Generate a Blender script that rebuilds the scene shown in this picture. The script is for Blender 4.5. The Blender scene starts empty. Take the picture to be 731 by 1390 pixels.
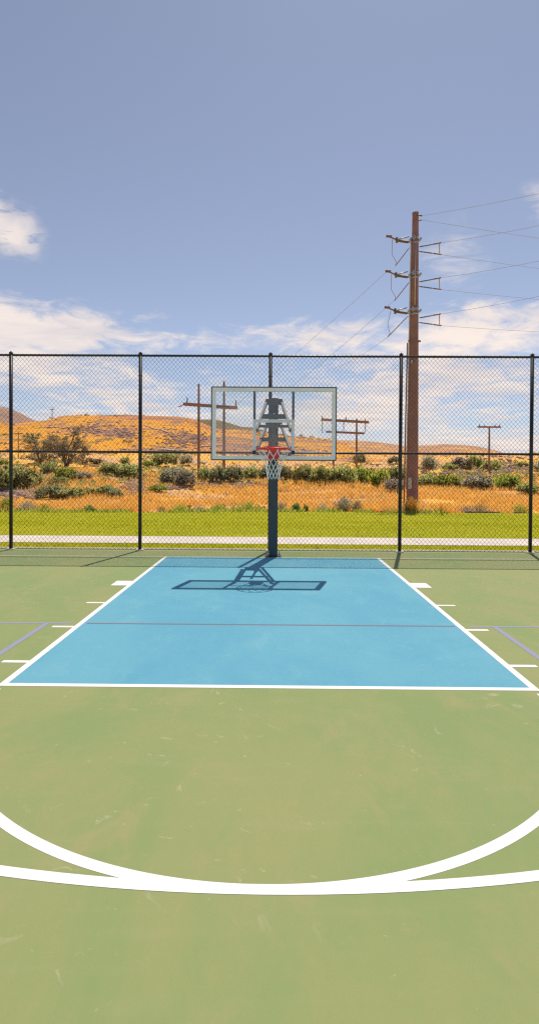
import bpy, math, random
import numpy as np
from mathutils import Vector, Matrix
random.seed(7); rng = np.random.default_rng(7)
scene = bpy.context.scene
col = scene.collection
R = math.radians

# ------------------------------------------------------------------ camera
F, CH, CX, CY = 762.387, 1.4635, 0.0368, -9.5597
YAW, PIT, ROL = -0.0088, 0.0131, 0.0059
fw = Vector((math.sin(YAW), math.cos(YAW), 0)); rt = Vector((math.cos(YAW), -math.sin(YAW), 0)); zz = Vector((0, 0, 1))
fwd = fw * math.cos(PIT) - zz * math.sin(PIT); upv = fw * math.sin(PIT) + zz * math.cos(PIT)
ri = rt * math.cos(ROL) + upv * math.sin(ROL); ui = -rt * math.sin(ROL) + upv * math.cos(ROL)
cam_loc = Vector((CX, CY, CH))
cd = bpy.data.cameras.new('camera'); cam = bpy.data.objects.new('camera', cd); col.objects.link(cam)
m = Matrix((ri, ui, -fwd)).transposed().to_4x4(); m.translation = cam_loc; cam.matrix_world = m
cd.sensor_width = 36; cd.sensor_fit = 'AUTO'; cd.lens = F / 1390 * 36; cd.shift_y = -45 / 1390
cd.clip_start = 0.05; cd.clip_end = 9000
scene.camera = cam

def ray(px, py):
    x, u = px - 365.5, 650 - py
    return (ri * x + ui * u + fwd * F).normalized()
def at(px, py, Y):
    r = ray(px, py); t = (Y - CY) / r.y
    return cam_loc + r * t

# ------------------------------------------------------------------ light
SUN = Vector((0.45, 1.76, 3.6)).normalized()
elev = math.asin(SUN.z); azim = math.atan2(SUN.x, SUN.y)
sl = bpy.data.lights.new('sun', 'SUN'); sl.energy = 4.3; sl.angle = R(0.5); sl.color = (1.0, 0.93, 0.83)
so = bpy.data.objects.new('sun', sl); col.objects.link(so)
so.rotation_euler = (-SUN).to_track_quat('-Z', 'Y').to_euler(); so.location = (10, 20, 60)

# ------------------------------------------------------------------ node helpers
class NT:
    def __init__(s, tree): s.t = tree; s.n = tree.nodes; s.l = tree.links
    def new(s, typ, **kw):
        n = s.n.new(typ)
        for k, v in kw.items():
            if k.startswith('i_'): n.inputs[k[2:].replace('_', ' ')].default_value = v
            else: setattr(n, k, v)
        return n
    def link(s, a, b): s.l.new(a, b)
    def val(s, x, sock):
        if isinstance(x, (int, float)): sock.default_value = x
        elif isinstance(x, tuple): sock.default_value = x if len(x) == len(sock.default_value) else (*x, 1)
        else: s.link(x, sock)
    def math(s, op, a, b=0, c=0, clamp=False):
        n = s.n.new('ShaderNodeMath'); n.operation = op; n.use_clamp = clamp
        s.val(a, n.inputs[0]); s.val(b, n.inputs[1]); s.val(c, n.inputs[2]); return n.outputs[0]
    def mix(s, f, a, b, blend='MIX'):
        n = s.n.new('ShaderNodeMix'); n.data_type = 'RGBA'; n.blend_type = blend
        s.val(f, n.inputs[0]); s.val(a, n.inputs[6]); s.val(b, n.inputs[7]); return n.outputs[2]
    def ramp(s, f, lo, hi):
        n = s.n.new('ShaderNodeMapRange'); n.interpolation_type = 'SMOOTHSTEP'
        s.val(f, n.inputs[0]); n.inputs[1].default_value = lo; n.inputs[2].default_value = hi; return n.outputs[0]
    def noise(s, vec, scale, detail=4, rough=.55, dist=0):
        n = s.n.new('ShaderNodeTexNoise'); n.inputs['Scale'].default_value = scale
        n.inputs['Detail'].default_value = detail; n.inputs['Roughness'].default_value = rough
        n.inputs['Distortion'].default_value = dist
        if vec is not None: s.link(vec, n.inputs['Vector'])
        return n.outputs[0]
    def mapping(s, vec, scale=(1, 1, 1), rot=(0, 0, 0), loc=(0, 0, 0)):
        n = s.n.new('ShaderNodeMapping'); s.link(vec, n.inputs[0])
        n.inputs[1].default_value = loc; n.inputs[2].default_value = rot; n.inputs[3].default_value = scale
        return n.outputs[0]

def mat(name, rough=.6, metal=0, spec=.5):
    m = bpy.data.materials.new(name); m.use_nodes = True
    t = NT(m.node_tree); b = t.n['Principled BSDF']
    b.inputs['Roughness'].default_value = rough; b.inputs['Metallic'].default_value = metal
    b.inputs['Specular IOR Level'].default_value = spec
    return m, t, b
def simple(name, c, rough=.6, metal=0, var=.12, scale=8, bump=0, spec=.5, coord='Object'):
    m, t, b = mat(name, rough, metal, spec)
    tc = t.new('ShaderNodeTexCoord').outputs[coord]
    n = t.noise(tc, scale, 5, .65)
    n2 = t.noise(tc, scale * 9, 4, .6)
    f = t.math('ADD', t.math('MULTIPLY', n, .7), t.math('MULTIPLY', n2, .3))
    lo = tuple(x * (1 - var) for x in c); hi = tuple(min(1, x * (1 + var)) for x in c)
    t.link(t.mix(t.ramp(f, .35, .65), lo, hi), b.inputs['Base Color'])
    if bump:
        bn = t.new('ShaderNodeBump'); bn.inputs['Strength'].default_value = bump; bn.inputs['Distance'].default_value = .01
        t.link(n2, bn.inputs['Height']); t.link(bn.outputs[0], b.inputs['Normal'])
    return m

# ------------------------------------------------------------------ world
w = bpy.data.worlds.new('World'); scene.world = w; w.use_nodes = True
t = NT(w.node_tree); bg = t.n['Background']
sky = t.new('ShaderNodeTexSky'); sky.sky_type = 'NISHITA'; sky.sun_disc = False
sky.sun_elevation = elev; sky.sun_rotation = azim; sky.air_density = 1.0; sky.dust_density = 1.0; sky.ozone_density = 1.0
sky.altitude = 1400
tc = t.new('ShaderNodeTexCoord').outputs['Generated']
sep = t.new('ShaderNodeSeparateXYZ'); t.link(tc, sep.inputs[0])
X, Y, Z = sep.outputs
hs = t.new('ShaderNodeHueSaturation'); hs.inputs['Saturation'].default_value = .62; hs.inputs['Hue'].default_value = .5
t.link(sky.outputs[0], hs.inputs['Color'])
skyc = t.mix(1.0, hs.outputs[0], (.83, .87, .97), 'MULTIPLY')
# cloud sheet: project the view direction on a high layer
zc = t.math('ADD', t.math('MAXIMUM', Z, 0), .11)
u = t.math('DIVIDE', X, zc); v = t.math('DIVIDE', Y, zc)
cmb = t.new('ShaderNodeCombineXYZ'); t.link(u, cmb.inputs[0]); t.link(v, cmb.inputs[1])
big = t.noise(t.mapping(cmb.outputs[0], (.95, .62, 1), (0, 0, .2), (3.1, 1.7, 0)), 1.0, 9, .6, .25)
fine = t.noise(t.mapping(cmb.outputs[0], (2.0, 1.9, 1), (0, 0, .5), (0, 4.3, 0)), 2.2, 9, .66, .7)
n = t.math('ADD', t.math('MULTIPLY', big, .56), t.math('MULTIPLY', fine, .44))
cover = t.ramp(Z, .325, .215)            # more cover towards the horizon
band = t.math('MULTIPLY', t.math('MULTIPLY', t.ramp(Z, .185, .225), t.ramp(Z, .315, .24)), .062)
th = t.math('SUBTRACT', t.math('ADD', n, band), t.math('MULTIPLY', t.math('SUBTRACT', 1.0, cover), .27))
c_main = t.ramp(th, .42, .59)
# a few loose wisps higher up
def wisp(dx, dz, r, seed, stren, rot=.6, cut=(.36, .62)):
    d = Vector((dx, 1, dz)).normalized()
    rr = Vector((1, dx * -1, 0)).normalized(); uu = d.cross(rr) * -1
    dv = t.new('ShaderNodeVectorMath', operation='SUBTRACT'); t.link(tc, dv.inputs[0]); dv.inputs[1].default_value = d
    mp = t.mapping(dv.outputs[0], (1, 1, 1), (0, 0, 0))
    wn = t.noise(mp, 9, 5, .6)
    ln = t.new('ShaderNodeVectorMath', operation='LENGTH'); t.link(dv.outputs[0], ln.inputs[0])
    m_ = t.ramp(t.math('ADD', ln.outputs['Value'], t.math('MULTIPLY', t.math('SUBTRACT', wn, .5), r * 2.2)), r, r * .05)
    mp2 = t.mapping(dv.outputs[0], (13, 13, 62), (0, rot, 0), (seed, seed, 0))
    s2 = t.noise(mp2, 1.0, 7, .62, .8)
    return t.math('MULTIPLY', t.math('MULTIPLY', m_, t.ramp(s2, *cut)), stren)
cw = t.math('MAXIMUM', wisp(-.485, .42, .06, 3.3, 1.0, -.5, (.34, .52)), wisp(.49, .475, .05, 8.1, .6, -.5))
cw = t.math('MAXIMUM', cw, wisp(.315, .365, .07, 5.2, .42, -.3))
cl = t.math('MAXIMUM', c_main, cw)
shade = t.noise(t.mapping(cmb.outputs[0], (.8, 1.6, 1), (0, 0, 0), (9, 2, 0)), 1.3, 5, .6)
cloudc = t.mix(t.ramp(shade, .35, .7), (8.9, 7.7, 6.9), (6.6, 6.1, 6.2))
hz = t.mix(t.ramp(Z, .10, .0), skyc, (6.6, 6.2, 6.4))
final = t.mix(t.math('MULTIPLY', cl, .93), hz, cloudc)
t.link(final, bg.inputs['Color']); bg.inputs['Strength'].default_value = .115

# ------------------------------------------------------------------ object helpers
def tag(o, label=None, cat=None, group=None, kind=None):
    if label: o['label'] = label
    if cat: o['category'] = cat
    if group: o['group'] = group
    if kind: o['kind'] = kind
    return o
def empty(name, loc, rz=0):
    o = bpy.data.objects.new(name, None); col.objects.link(o); o.location = loc; o.rotation_euler.z = rz
    o.empty_display_size = .3; return o
class MB:
    def __init__(s): s.v = []; s.f = []
    def add(s, vs, fs):
        k = len(s.v); s.v += [tuple(v) for v in vs]; s.f += [tuple(i + k for i in f) for f in fs]; return s
    def box(s, x0, x1, y0, y1, z0, z1):
        return s.add([(x, y, z) for z in (z0, z1) for x, y in ((x0, y0), (x1, y0), (x1, y1), (x0, y1))],
                     [(3, 2, 1, 0), (4, 5, 6, 7), (0, 1, 5, 4), (1, 2, 6, 5), (2, 3, 7, 6), (3, 0, 4, 7)])
    def cbox(s, x0, x1, y0, y1, z0, z1, c=.006):
        # box with chamfered edges
        cx, cy, cz = (x0+x1)/2, (y0+y1)/2, (z0+z1)/2; hx, hy, hz = (x1-x0)/2, (y1-y0)/2, (z1-z0)/2
        import bmesh
        bm = bmesh.new(); bmesh.ops.create_cube(bm, size=1)
        for vv in bm.verts: vv.co = Vector((cx + vv.co.x*2*hx, cy + vv.co.y*2*hy, cz + vv.co.z*2*hz))
        bmesh.ops.bevel(bm, geom=bm.edges[:], offset=c, segments=2, affect='EDGES', profile=.6)
        bm.verts.index_update(); s.add([vv.co[:] for vv in bm.verts], [[q.index for q in f.verts] for f in bm.faces]); bm.free(); return s
    def bar(s, a, b, w, h, up=(0, 0, 1), ext=0):
        a, b = Vector(a), Vector(b); d = (b - a).normalized(); a = a - d*ext; b = b + d*ext
        sd = d.cross(Vector(up)).normalized(); u2 = sd.cross(d)
        vs = []
        for p in (a, b):
            for i, j in ((-1, -1), (1, -1), (1, 1), (-1, 1)): vs.append(p + sd*(w/2*i) + u2*(h/2*j))
        return s.add(vs, [(3, 2, 1, 0), (4, 5, 6, 7), (0, 1, 5, 4), (1, 2, 6, 5), (2, 3, 7, 6), (3, 0, 4, 7)])
    def tube(s, pts, r, n=8, closed=False, r2=None, cap=True):
        pts = [Vector(p) for p in pts]; N = len(pts); k = len(s.v); prev = None
        for i, p in enumerate(pts):
            if closed: d = pts[(i+1) % N] - pts[i-1]
            else: d = pts[min(i+1, N-1)] - pts[max(i-1, 0)]
            d.normalize()
            ref = Vector((0, 0, 1)) if abs(d.z) < .9 else Vector((1, 0, 0))
            if prev is not None: ref = prev
            a = d.cross(ref).normalized(); b = a.cross(d).normalized(); prev = b
            rr = r if r2 is None else r + (r2 - r) * i / (N-1)
            for j in range(n):
                th = 2*math.pi*j/n; s.v.append(tuple(p + a*(rr*math.cos(th)) + b*(rr*math.sin(th))))
        for i in range(N if closed else N-1):
            i2 = (i+1) % N
            for j in range(n):
                j2 = (j+1) % n; s.f.append((k+i*n+j, k+i2*n+j, k+i2*n+j2, k+i*n+j2))
        if not closed and cap:
            s.f.append(tuple(k+j for j in range(n))); s.f.append(tuple(k+(N-1)*n+j for j in range(n))[::-1])
        return s
    def prism(s, poly, z0, z1):
        n = len(poly)
        s.add([(x, y, z0) for x, y in poly] + [(x, y, z1) for x, y in poly],
              [tuple(range(n))[::-1], tuple(range(n, 2*n))] + [(i, (i+1) % n, n+(i+1) % n, n+i) for i in range(n)]); return s
    def build(s, name, m, parent=None, smooth=False):
        me = bpy.data.meshes.new(name); me.from_pydata(s.v, [], s.f); me.update()
        return link(me, name, m, parent, smooth)
def link(me, name, m, parent=None, smooth=False):
    if m is not None: me.materials.append(m)
    if smooth:
        me.polygons.foreach_set('use_smooth', [True]*len(me.polygons))
    o = bpy.data.objects.new(name, me); col.objects.link(o)
    if parent: o.parent = parent
    return o
def npmesh(name, V, Fc, m, parent=None, smooth=False):
    V = np.asarray(V, np.float32).reshape(-1, 3); Fc = np.asarray(Fc, np.int32); k = Fc.shape[1]
    me = bpy.data.meshes.new(name); me.vertices.add(len(V)); me.vertices.foreach_set('co', V.ravel())
    me.loops.add(Fc.size); me.loops.foreach_set('vertex_index', Fc.ravel())
    me.polygons.add(len(Fc)); me.polygons.foreach_set('loop_start', np.arange(0, Fc.size, k, dtype=np.int32))
    me.update(calc_edges=True); me.validate()
    return link(me, name, m, parent, smooth)
def copy_tree(o, parent=None):
    c = o.copy(); col.objects.link(c); c.parent = parent
    for ch in [q for q in bpy.data.objects if q.parent == o]: copy_tree(ch, c)
    return c

# ------------------------------------------------------------------ value noise (numpy)
_perm = rng.random((64, 64))
def vn(x, y):
    xi = np.floor(x).astype(int); yi = np.floor(y).astype(int); xf = x - xi; yf = y - yi
    xf = xf*xf*(3-2*xf); yf = yf*yf*(3-2*yf)
    g = lambda a, b: _perm[a % 64, b % 64]
    return (g(xi, yi)*(1-xf)+g(xi+1, yi)*xf)*(1-yf) + (g(xi, yi+1)*(1-xf)+g(xi+1, yi+1)*xf)*yf
def fbm(x, y, o=5):
    s = 0; a = .5
    for i in range(o): s = s + a*(vn(x*2**i + 7.3*i, y*2**i + 3.1*i) - .5)*2; a *= .5
    return s
def sst(x): x = np.clip(x, 0, 1); return x*x*(3-2*x)

# ------------------------------------------------------------------ terrain heights
_py = np.array([-80, 3.3, 6.4, 12.4, 22.4, 30, 38.4, 50.4, 70, 100, 140, 200, 390, 800, 2500, 6000])
_pz = np.array([0, 0, -.15, -.5, -.93, -1.08, -.75, .05, 1.0, 2.6, 4.7, 7.2, 12.6, 21, 45, 90])
def base(x, y):
    x = np.asarray(x, float); y = np.asarray(y, float)
    z = np.interp(y, _py, _pz)
    far = sst((y - 24)/30)
    z = z + far*(fbm(x*.055+3, y*.055, 5)*(.55 + .012*np.minimum(y, 300)))
    z = z + sst((y-22)/6)*fbm(x*.5, y*.5, 3)*.10
    # the embankment is higher and rougher on the left
    z = z + sst((-x-6)/16)*sst((y-27)/25)*(1-sst((y-120)/80))*.9
    return z
def prof(pts, d):
    xs = []; zs = []
    for x, y in pts:
        p = at(x, y, d - 9.56); xs.append(p.x); zs.append(p.z)
    return np.array(xs), np.array(zs)
HILLS = []
def hill_def(name, pts, d, d0, d1, rough, seed, m):
    xs, zs = prof(pts, d); yc = d - 9.56
    def f(x, y):
        x = np.asarray(x, float); y = np.asarray(y, float)
        sc = (y + 9.56)/d
        ridge = np.interp(x/np.clip(.35 + .65*sc, .3, 1.25), xs, zs)
        b = np.interp(y, _py, _pz) - 2.0
        up = sst((y - d0)/(yc - d0)); up = .55*up + .45*np.clip((y-d0)/(yc-d0), 0, 1)
        dn = 1 - sst((y - yc)/(d1 - yc))
        k = np.where(y < yc, up, dn)
        amp = rough*(zs.max()-np.interp(yc, _py, _pz))
        g = fbm(x/d*7 + seed, y/d*4 + seed, 6)*amp*(1.0 - .75*sst((y-yc*.8)/(yc*.2)))*np.clip(k*3, 0, 1)
        return b + (ridge - b)*k + g*.9
    HILLS.append((name, f, xs.min(), xs.max(), d0, d1, m)); return f
def ground(x, y):
    z = base(x, y)
    for h in HILLS: 
        if h[4] < float(np.max(y)) and float(np.min(y)) < h[5]: z = np.where((np.asarray(y) > h[4]) & (np.asarray(y) < h[5]), np.maximum(z, h[1](x, y)), z)
    return z
def hit(px, py, dmin=19, dmax=1500):
    r = ray(px, py); ts = np.geomspace(dmin, dmax, 900)
    P = np.array(cam_loc)[None] + np.array(r)[None]*ts[:, None]
    g = ground(P[:, 0], P[:, 1]); i = np.nonzero(P[:, 2] <= g)[0]
    if len(i) == 0: return None
    i = i[0]; p = P[i]; return Vector((p[0], p[1], float(ground(p[0], p[1]))))

# ------------------------------------------------------------------ ground materials
def land_mat(name, gold, rock, soil, s, rockcut=(.5, .6), green=None, goldcut=(.44, .56)):
    m, t, b = mat(name, .95, 0, .1)
    tc = t.new('ShaderNodeTexCoord').outputs['Object']
    a = t.noise(tc, s, 6, .6, .6); bb = t.noise(t.mapping(tc, (1, 1, 1), (0, 0, 1), (40, 9, 3)), s*2.3, 7, .68, .4)
    c = t.noise(tc, s*16, 5, .7); d = t.noise(t.mapping(tc, (1, 1, 2.5)), s*60, 3, .7)
    k = t.mix(t.ramp(a, *goldcut), soil, gold)
    k = t.mix(t.ramp(t.math('ADD', t.math('MULTIPLY', bb, .7), t.math('MULTIPLY', c, .3)), *rockcut), k, rock)
    k = t.mix(t.math('MULTIPLY', t.ramp(c, .45, .72), .5), k, tuple(x*.6 for x in soil))
    k = t.mix(t.math('MULTIPLY', t.ramp(d, .5, .7), .45), k, tuple(min(1, x*1.25) for x in gold))
    if green:
        g = t.noise(t.mapping(tc, (1, 1, 1), (0, 0, .4), (11, 3, 8)), s*3.1, 6, .7)
        k = t.mix(t.ramp(g, .57, .64), k, green)
    t.link(k, b.inputs['Base Color'])
    bn = t.new('ShaderNodeBump'); bn.inputs['Strength'].default_value = .8; bn.inputs['Distance'].default_value = .25/s*.02
    t.link(t.math('ADD', c, t.math('MULTIPLY', d, .3)), bn.inputs['Height']); t.link(bn.outputs[0], b.inputs['Normal'])
    return m
GOLD = (.80, .35, .035); ROCK = (.33, .185, .14); SOIL = (.62, .30, .12)
M_field = land_mat('dry_field', (.90, .47, .07), (.56, .37, .28), (.76, .40, .17), .09, (.52, .62))
M_hill = land_mat('golden_hillside', GOLD, ROCK, (.58, .235, .085), .016, (.49, .57), (.22, .17, .05), (.38, .52))
M_olive = land_mat('scrub_ridge', (.24, .17, .07), (.15, .11, .075), (.20, .15, .07), .01)
M_brown = land_mat('brown_hill', (.80, .42, .10), (.40, .23, .16), (.58, .28, .13), .035, (.45, .52))
M_far = land_mat('far_ridge', (.42, .25, .16), (.30, .19, .15), (.36, .22, .17), .004)

# distances of the ridges behind the park
hill_def('hill', [(-260, 580), (-120, 574), (-40, 571), (30, 577), (62, 573), (78, 571.5), (92, 566.5), (112, 565), (150, 565.5), (190, 565), (240, 566.5), (262, 568.5), (285, 579), (300, 583.5),
          (342, 584.5), (372, 590), (400, 593.6), (430, 595.5), (447, 597), (458, 602), (468, 610), (500, 618), (560, 624), (700, 628)], 340, 122, 480, .10, 1.7, M_hill)
hill_def('scrub_hill', [(120, 600), (190, 582), (235, 569), (292, 569), (310, 573.5), (327, 579), (345, 580), (370, 588), (395, 598), (430, 606), (520, 616)], 620, 420, 900, .07, 5.1, M_olive)
hill_def('brown_hill', [(340, 612), (385, 603), (412, 598.5), (440, 597.5), (480, 598), (505, 599.5), (520, 601.5), (536, 604), (552, 607), (575, 612), (620, 617), (800, 624)], 500, 300, 760, .07, 9.3, M_brown)
hill_def('orange_hill', [(500, 618), (535, 611), (552, 606.5), (568, 605), (599, 603), (622, 604), (640, 605.5), (655, 609.5), (668, 616), (692, 620), (731, 622.5), (900, 625)], 400, 230, 560, .07, 13.9, M_brown)
hill_def('distant_hill', [(-300, 575), (-140, 556), (-60, 549), (-12, 551), (6, 552.5), (14, 555), (28, 561), (42, 568.5), (56, 574), (80, 580), (140, 590), (300, 612)], 1300, 900, 1900, .05, 21.2, M_far)

def grid_sheet(name, xs, ys, f, m, kind='structure'):
    XX, YY = np.meshgrid(xs, ys); ZZ = f(XX, YY)
    V = np.stack([XX, YY, ZZ], -1).reshape(-1, 3); nx, ny = len(xs), len(ys)
    i = np.arange(nx*ny).reshape(ny, nx)
    Fc = np.stack([i[:-1, :-1], i[:-1, 1:], i[1:, 1:], i[1:, :-1]], -1).reshape(-1, 4)
    o = npmesh(name, V, Fc, m, smooth=True); tag(o, kind=kind); return o
xs = np.sinh(np.linspace(-5.6, 5.6, 361))*22; 
ys = np.concatenate([np.linspace(-90, 1, 8), np.linspace(2, 22, 30), np.linspace(22.5, 70, 120), np.geomspace(71, 6500, 150)])
def under(x, y):
    z = base(x, y) - .05
    return z - np.where(y < 1.5, .1, 0)
o = grid_sheet('ground', xs, ys, under, M_field); tag(o, 'dry golden field with bare soil behind the lawn')
for nm, f, x0, x1, d0, d1, m_ in HILLS:
    nx = 260; ex = (x1-x0)*.15
    grid_sheet(nm, np.linspace(x0-ex, x1+ex, nx), np.linspace(d0, d1, 150), f, m_)

# lawn
def lawn_far(x):    # far edge of the mown grass
    return 22.9 + np.clip((-x-9)*.09, -1.0, 3)*-1.7 + fbm(np.asarray(x)*.22, np.asarray(x)*0+.5, 4)*1.3 - 1.1*sst((-np.asarray(x)-14)/8)
mm, t, b = mat('mown_lawn', .9, 0, .15)
tc = t.new('ShaderNodeTexCoord').outputs['Object']
a = t.noise(t.mapping(tc, (.35, 1, 1)), .55, 6, .65); c = t.noise(tc, 6, 5, .75); d = t.noise(tc, 60, 3, .7)
k = t.mix(t.ramp(a, .38, .64), (.40, .41, .006), (.50, .44, .008))
k = t.mix(t.math('MULTIPLY', t.ramp(c, .5, .75), .45), k, (.50, .40, .04))
k = t.mix(t.math('MULTIPLY', t.ramp(d, .45, .7), .4), k, (.20, .24, .01))
t.link(k, b.inputs['Base Color'])
bn = t.new('ShaderNodeBump'); bn.inputs['Strength'].default_value = .8; bn.inputs['Distance'].default_value = .03
t.link(d, bn.inputs['Height']); t.link(bn.outputs[0], b.inputs['Normal']); M_lawn = mm
def lawn_sheet(name, y0, y1, label):
    nx, ny = 420, 50; X1 = np.linspace(-42, 42, nx)
    e1 = y1(X1) if callable(y1) else np.full(nx, y1)
    T = np.linspace(0, 1, ny)[:, None]; YY = y0 + (e1[None]-y0)*T; XX = np.repeat(X1[None], ny, 0)
    ZZ = base(XX, YY) + .004 + fbm(XX*.4, YY*.4, 3)*.012
    V = np.stack([XX, YY, ZZ], -1).reshape(-1, 3); i = np.arange(nx*ny).reshape(ny, nx)
    Fc = np.stack([i[:-1, :-1], i[:-1, 1:], i[1:, 1:], i[1:, :-1]], -1).reshape(-1, 4)
    o = npmesh(name, V, Fc, M_lawn, smooth=True); tag(o, label, kind='structure'); return o
lawn_sheet('lawn', 2.88, lawn_far, 'mown yellow green lawn beyond the concrete path')
lawn_sheet('grass_verge', .93, 1.66, 'narrow strip of grass between the fence and the path')

M_conc = simple('pale_concrete', (.66, .57, .50), .9, 0, .12, 1.6, .3)
M_curb = simple('curb_concrete', (.66, .60, .48), .85, 0, .12, 5, .2)
mb = MB()
for i in range(28):
    x0 = -42 + i*3; mb.cbox(x0+.006, x0+2.994, 1.67, 2.87, -.12, .012, .005)
o = mb.build('path', M_conc); tag(o, 'pale concrete footpath running behind the fence', kind='structure')
o = MB().cbox(-42, 42, .795, .925, -.2, .022, .008).build('curb', M_curb); tag(o, 'thin pale concrete edge at the foot of the fence', kind='structure')

# ------------------------------------------------------------------ court
def court_mat(name, c1, c2, c3, pale, scuff):
    m, t, b = mat(name, .82, 0, .25)
    tc = t.new('ShaderNodeTexCoord').outputs['Object']
    a = t.noise(t.mapping(tc, (1.3, .8, 1)), .6, 9, .70, .5); a2 = t.noise(t.mapping(tc, (1.5, .9, 1), (0, 0, .5), (4, 7, 0)), 2.0, 10, .74, .7)
    sq = t.noise(t.mapping(tc, (.8, 5, 1), (0, 0, .05)), 2.2, 5, .6)
    g = t.noise(tc, 420, 2, .5)
    k = t.mix(t.ramp(a, .36, .62), c1, c2)
    k = t.mix(t.math('MULTIPLY', t.ramp(a2, .5, .72), .6), k, c3)
    k = t.mix(t.math('MULTIPLY', t.ramp(sq, .5, .75), .06), k, pale)
    # scuffs and dried splashes
    v = t.noise(t.mapping(tc, (1, 1, 1), (0, 0, .8), (1, 2, 0)), 5.5, 6, .72, 1.6)
    v2 = t.noise(tc, .9, 3, .5)
    s_ = t.math('MULTIPLY', t.ramp(v, .60, .70), t.ramp(v2, .44, .60))
    k = t.mix(t.math('MULTIPLY', s_, scuff), k, pale)
    sp = t.noise(t.mapping(tc, (1, 1, 1), (0, 0, .1), (31, 2, 0)), 26, 3, .6)
    k = t.mix(t.math('MULTIPLY', t.ramp(sp, .70, .74), .55), k, pale)
    dk = t.noise(t.mapping(tc, (1, 1, 1), (0, 0, 0), (7, 21, 0)), 14, 4, .7)
    k = t.mix(t.math('MULTIPLY', t.ramp(dk, .7, .76), .3), k, tuple(x*.6 for x in c1))
    k = t.mix(t.math('MULTIPLY', t.ramp(g, .3, .7), .14), k, tuple(x*.7 for x in c1))
    t.link(k, b.inputs['Base Color'])
    bn = t.new('ShaderNodeBump'); bn.inputs['Strength'].default_value = .25; bn.inputs['Distance'].default_value = .002
    t.link(g, bn.inputs['Height']); t.link(bn.outputs[0], b.inputs['Normal']); return m
M_green = court_mat('green_acrylic', (.222, .290, .106), (.282, .302, .118), (.345, .302, .136), (.48, .41, .26), .8)
M_blue = court_mat('blue_acrylic', (.100, .335, .45), (.132, .372, .47), (.175, .405, .48), (.25, .42, .485), .3)
def line_mat(name, c, wear):
    m, t, b = mat(name, .75, 0, .3)
    tc = t.new('ShaderNodeTexCoord').outputs['Object']
    v = t.noise(tc, 9, 6, .75, .6); g = t.noise(tc, 300, 2, .5)
    k = t.mix(t.math('MULTIPLY', t.ramp(v, .56, .72), wear), c, tuple(x*.72 for x in c))
    k = t.mix(t.math('MULTIPLY', t.ramp(g, .35, .7), .08), k, tuple(x*.7 for x in c))
    t.link(k, b.inputs['Base Color']); return m
M_white = line_mat('white_line_paint', (.80, .78, .76), .45)
M_lav = line_mat('lavender_line_paint', (.27, .275, .38), .35)
M_red = line_mat('faded_red_line_paint', (.19, .145, .19), .5)
court = MB().box(-24, 24, -32, .79, -.15, 0).build('court', M_green)
tag(court, 'green acrylic sports court with a blue painted key', kind='structure')
def flat(name, polys, z, m, label=None):
    mb = MB()
    for p in polys: mb.add([(x, y, z) for x, y in p], [tuple(range(len(p)))])
    o = mb.build(name, m, court); 
    if label: o['label'] = label
    return o
def rect(x0, x1, y0, y1): return [(x0, y0), (x1, y0), (x1, y1), (x0, y1)]
L, W5 = 1.83, .052
flat('blue_key_paint', [rect(-L+.02, L-.02, -5.77, -.02)], .0005, M_blue, 'light blue painted key')
flat('baseline', [rect(-7.6, -L, -.035, .0), rect(-L, L, -.035, 0), rect(L, 7.6, -.035, 0)], .0018, simple('worn_cream_line', (.60, .55, .48), .8, 0, .15, 3))
flat('lane_line', [rect(-L, -L+W5, -5.79, -.036)], .0016, M_white, 'left lane line of the key')
flat('lane_line', [rect(L-W5, L, -5.79, -.036)], .0016, M_white, 'right lane line of the key')
flat('free_throw_line', [rect(-L+W5, L-W5, -5.79, -5.738)], .0016, M_white)
for s in (-1, 1):
    for y0, y1, x1 in ((-2.44, -2.14, .21), (-3.405, -3.355, .2), (-4.365, -4.315, .2), (-5.33, -5.28, .2)):
        a, b_ = sorted((s*(L+.0005), s*(L+x1))); flat('lane_mark', [rect(a, b_, y0, y1)], .0016, M_white)
def arc(cx, cy, r, a0, a1, w, n=120):
    out = []
    for i in range(n):
        A, B = R(a0+(a1-a0)*i/n), R(a0+(a1-a0)*(i+1)/n)
        out.append([(cx+r*math.cos(A), cy+r*math.sin(A)), (cx+r*math.cos(B), cy+r*math.sin(B)), (cx+(r-w)*math.cos(B), cy+(r-w)*math.sin(B)), (cx+(r-w)*math.cos(A), cy+(r-w)*math.sin(A))])
    return out
def arcobj(name, cx, cy, r, a0, a1, w, z):
    n = 160; V = []; 
    for i in range(n+1):
        A = R(a0+(a1-a0)*i/n); V += [(cx+(r-w)*math.cos(A), cy+(r-w)*math.sin(A), z), (cx+r*math.cos(A), cy+r*math.sin(A), z)]
    Fc = [(2*i, 2*i+1, 2*i+3, 2*i+2) for i in range(n)]
    return MB().add(V, Fc).build(name, M_white, court)
arcobj('free_throw_circle', 0, -5.808, 1.83, 181, 359, .05, .0008)
cy3 = -7.638+6.02
arcobj('three_point_line', 0, cy3, 6.02, 190, 350, .05, .0012)
for s in (-1, 1):
    x3 = 6.02*math.cos(R(10)); a, b_ = sorted((s*x3, s*(x3-.05)))
    flat('three_point_line', [rect(a, b_, cy3-6.02*math.sin(R(10)), -.036)], .0012, M_white)
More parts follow.
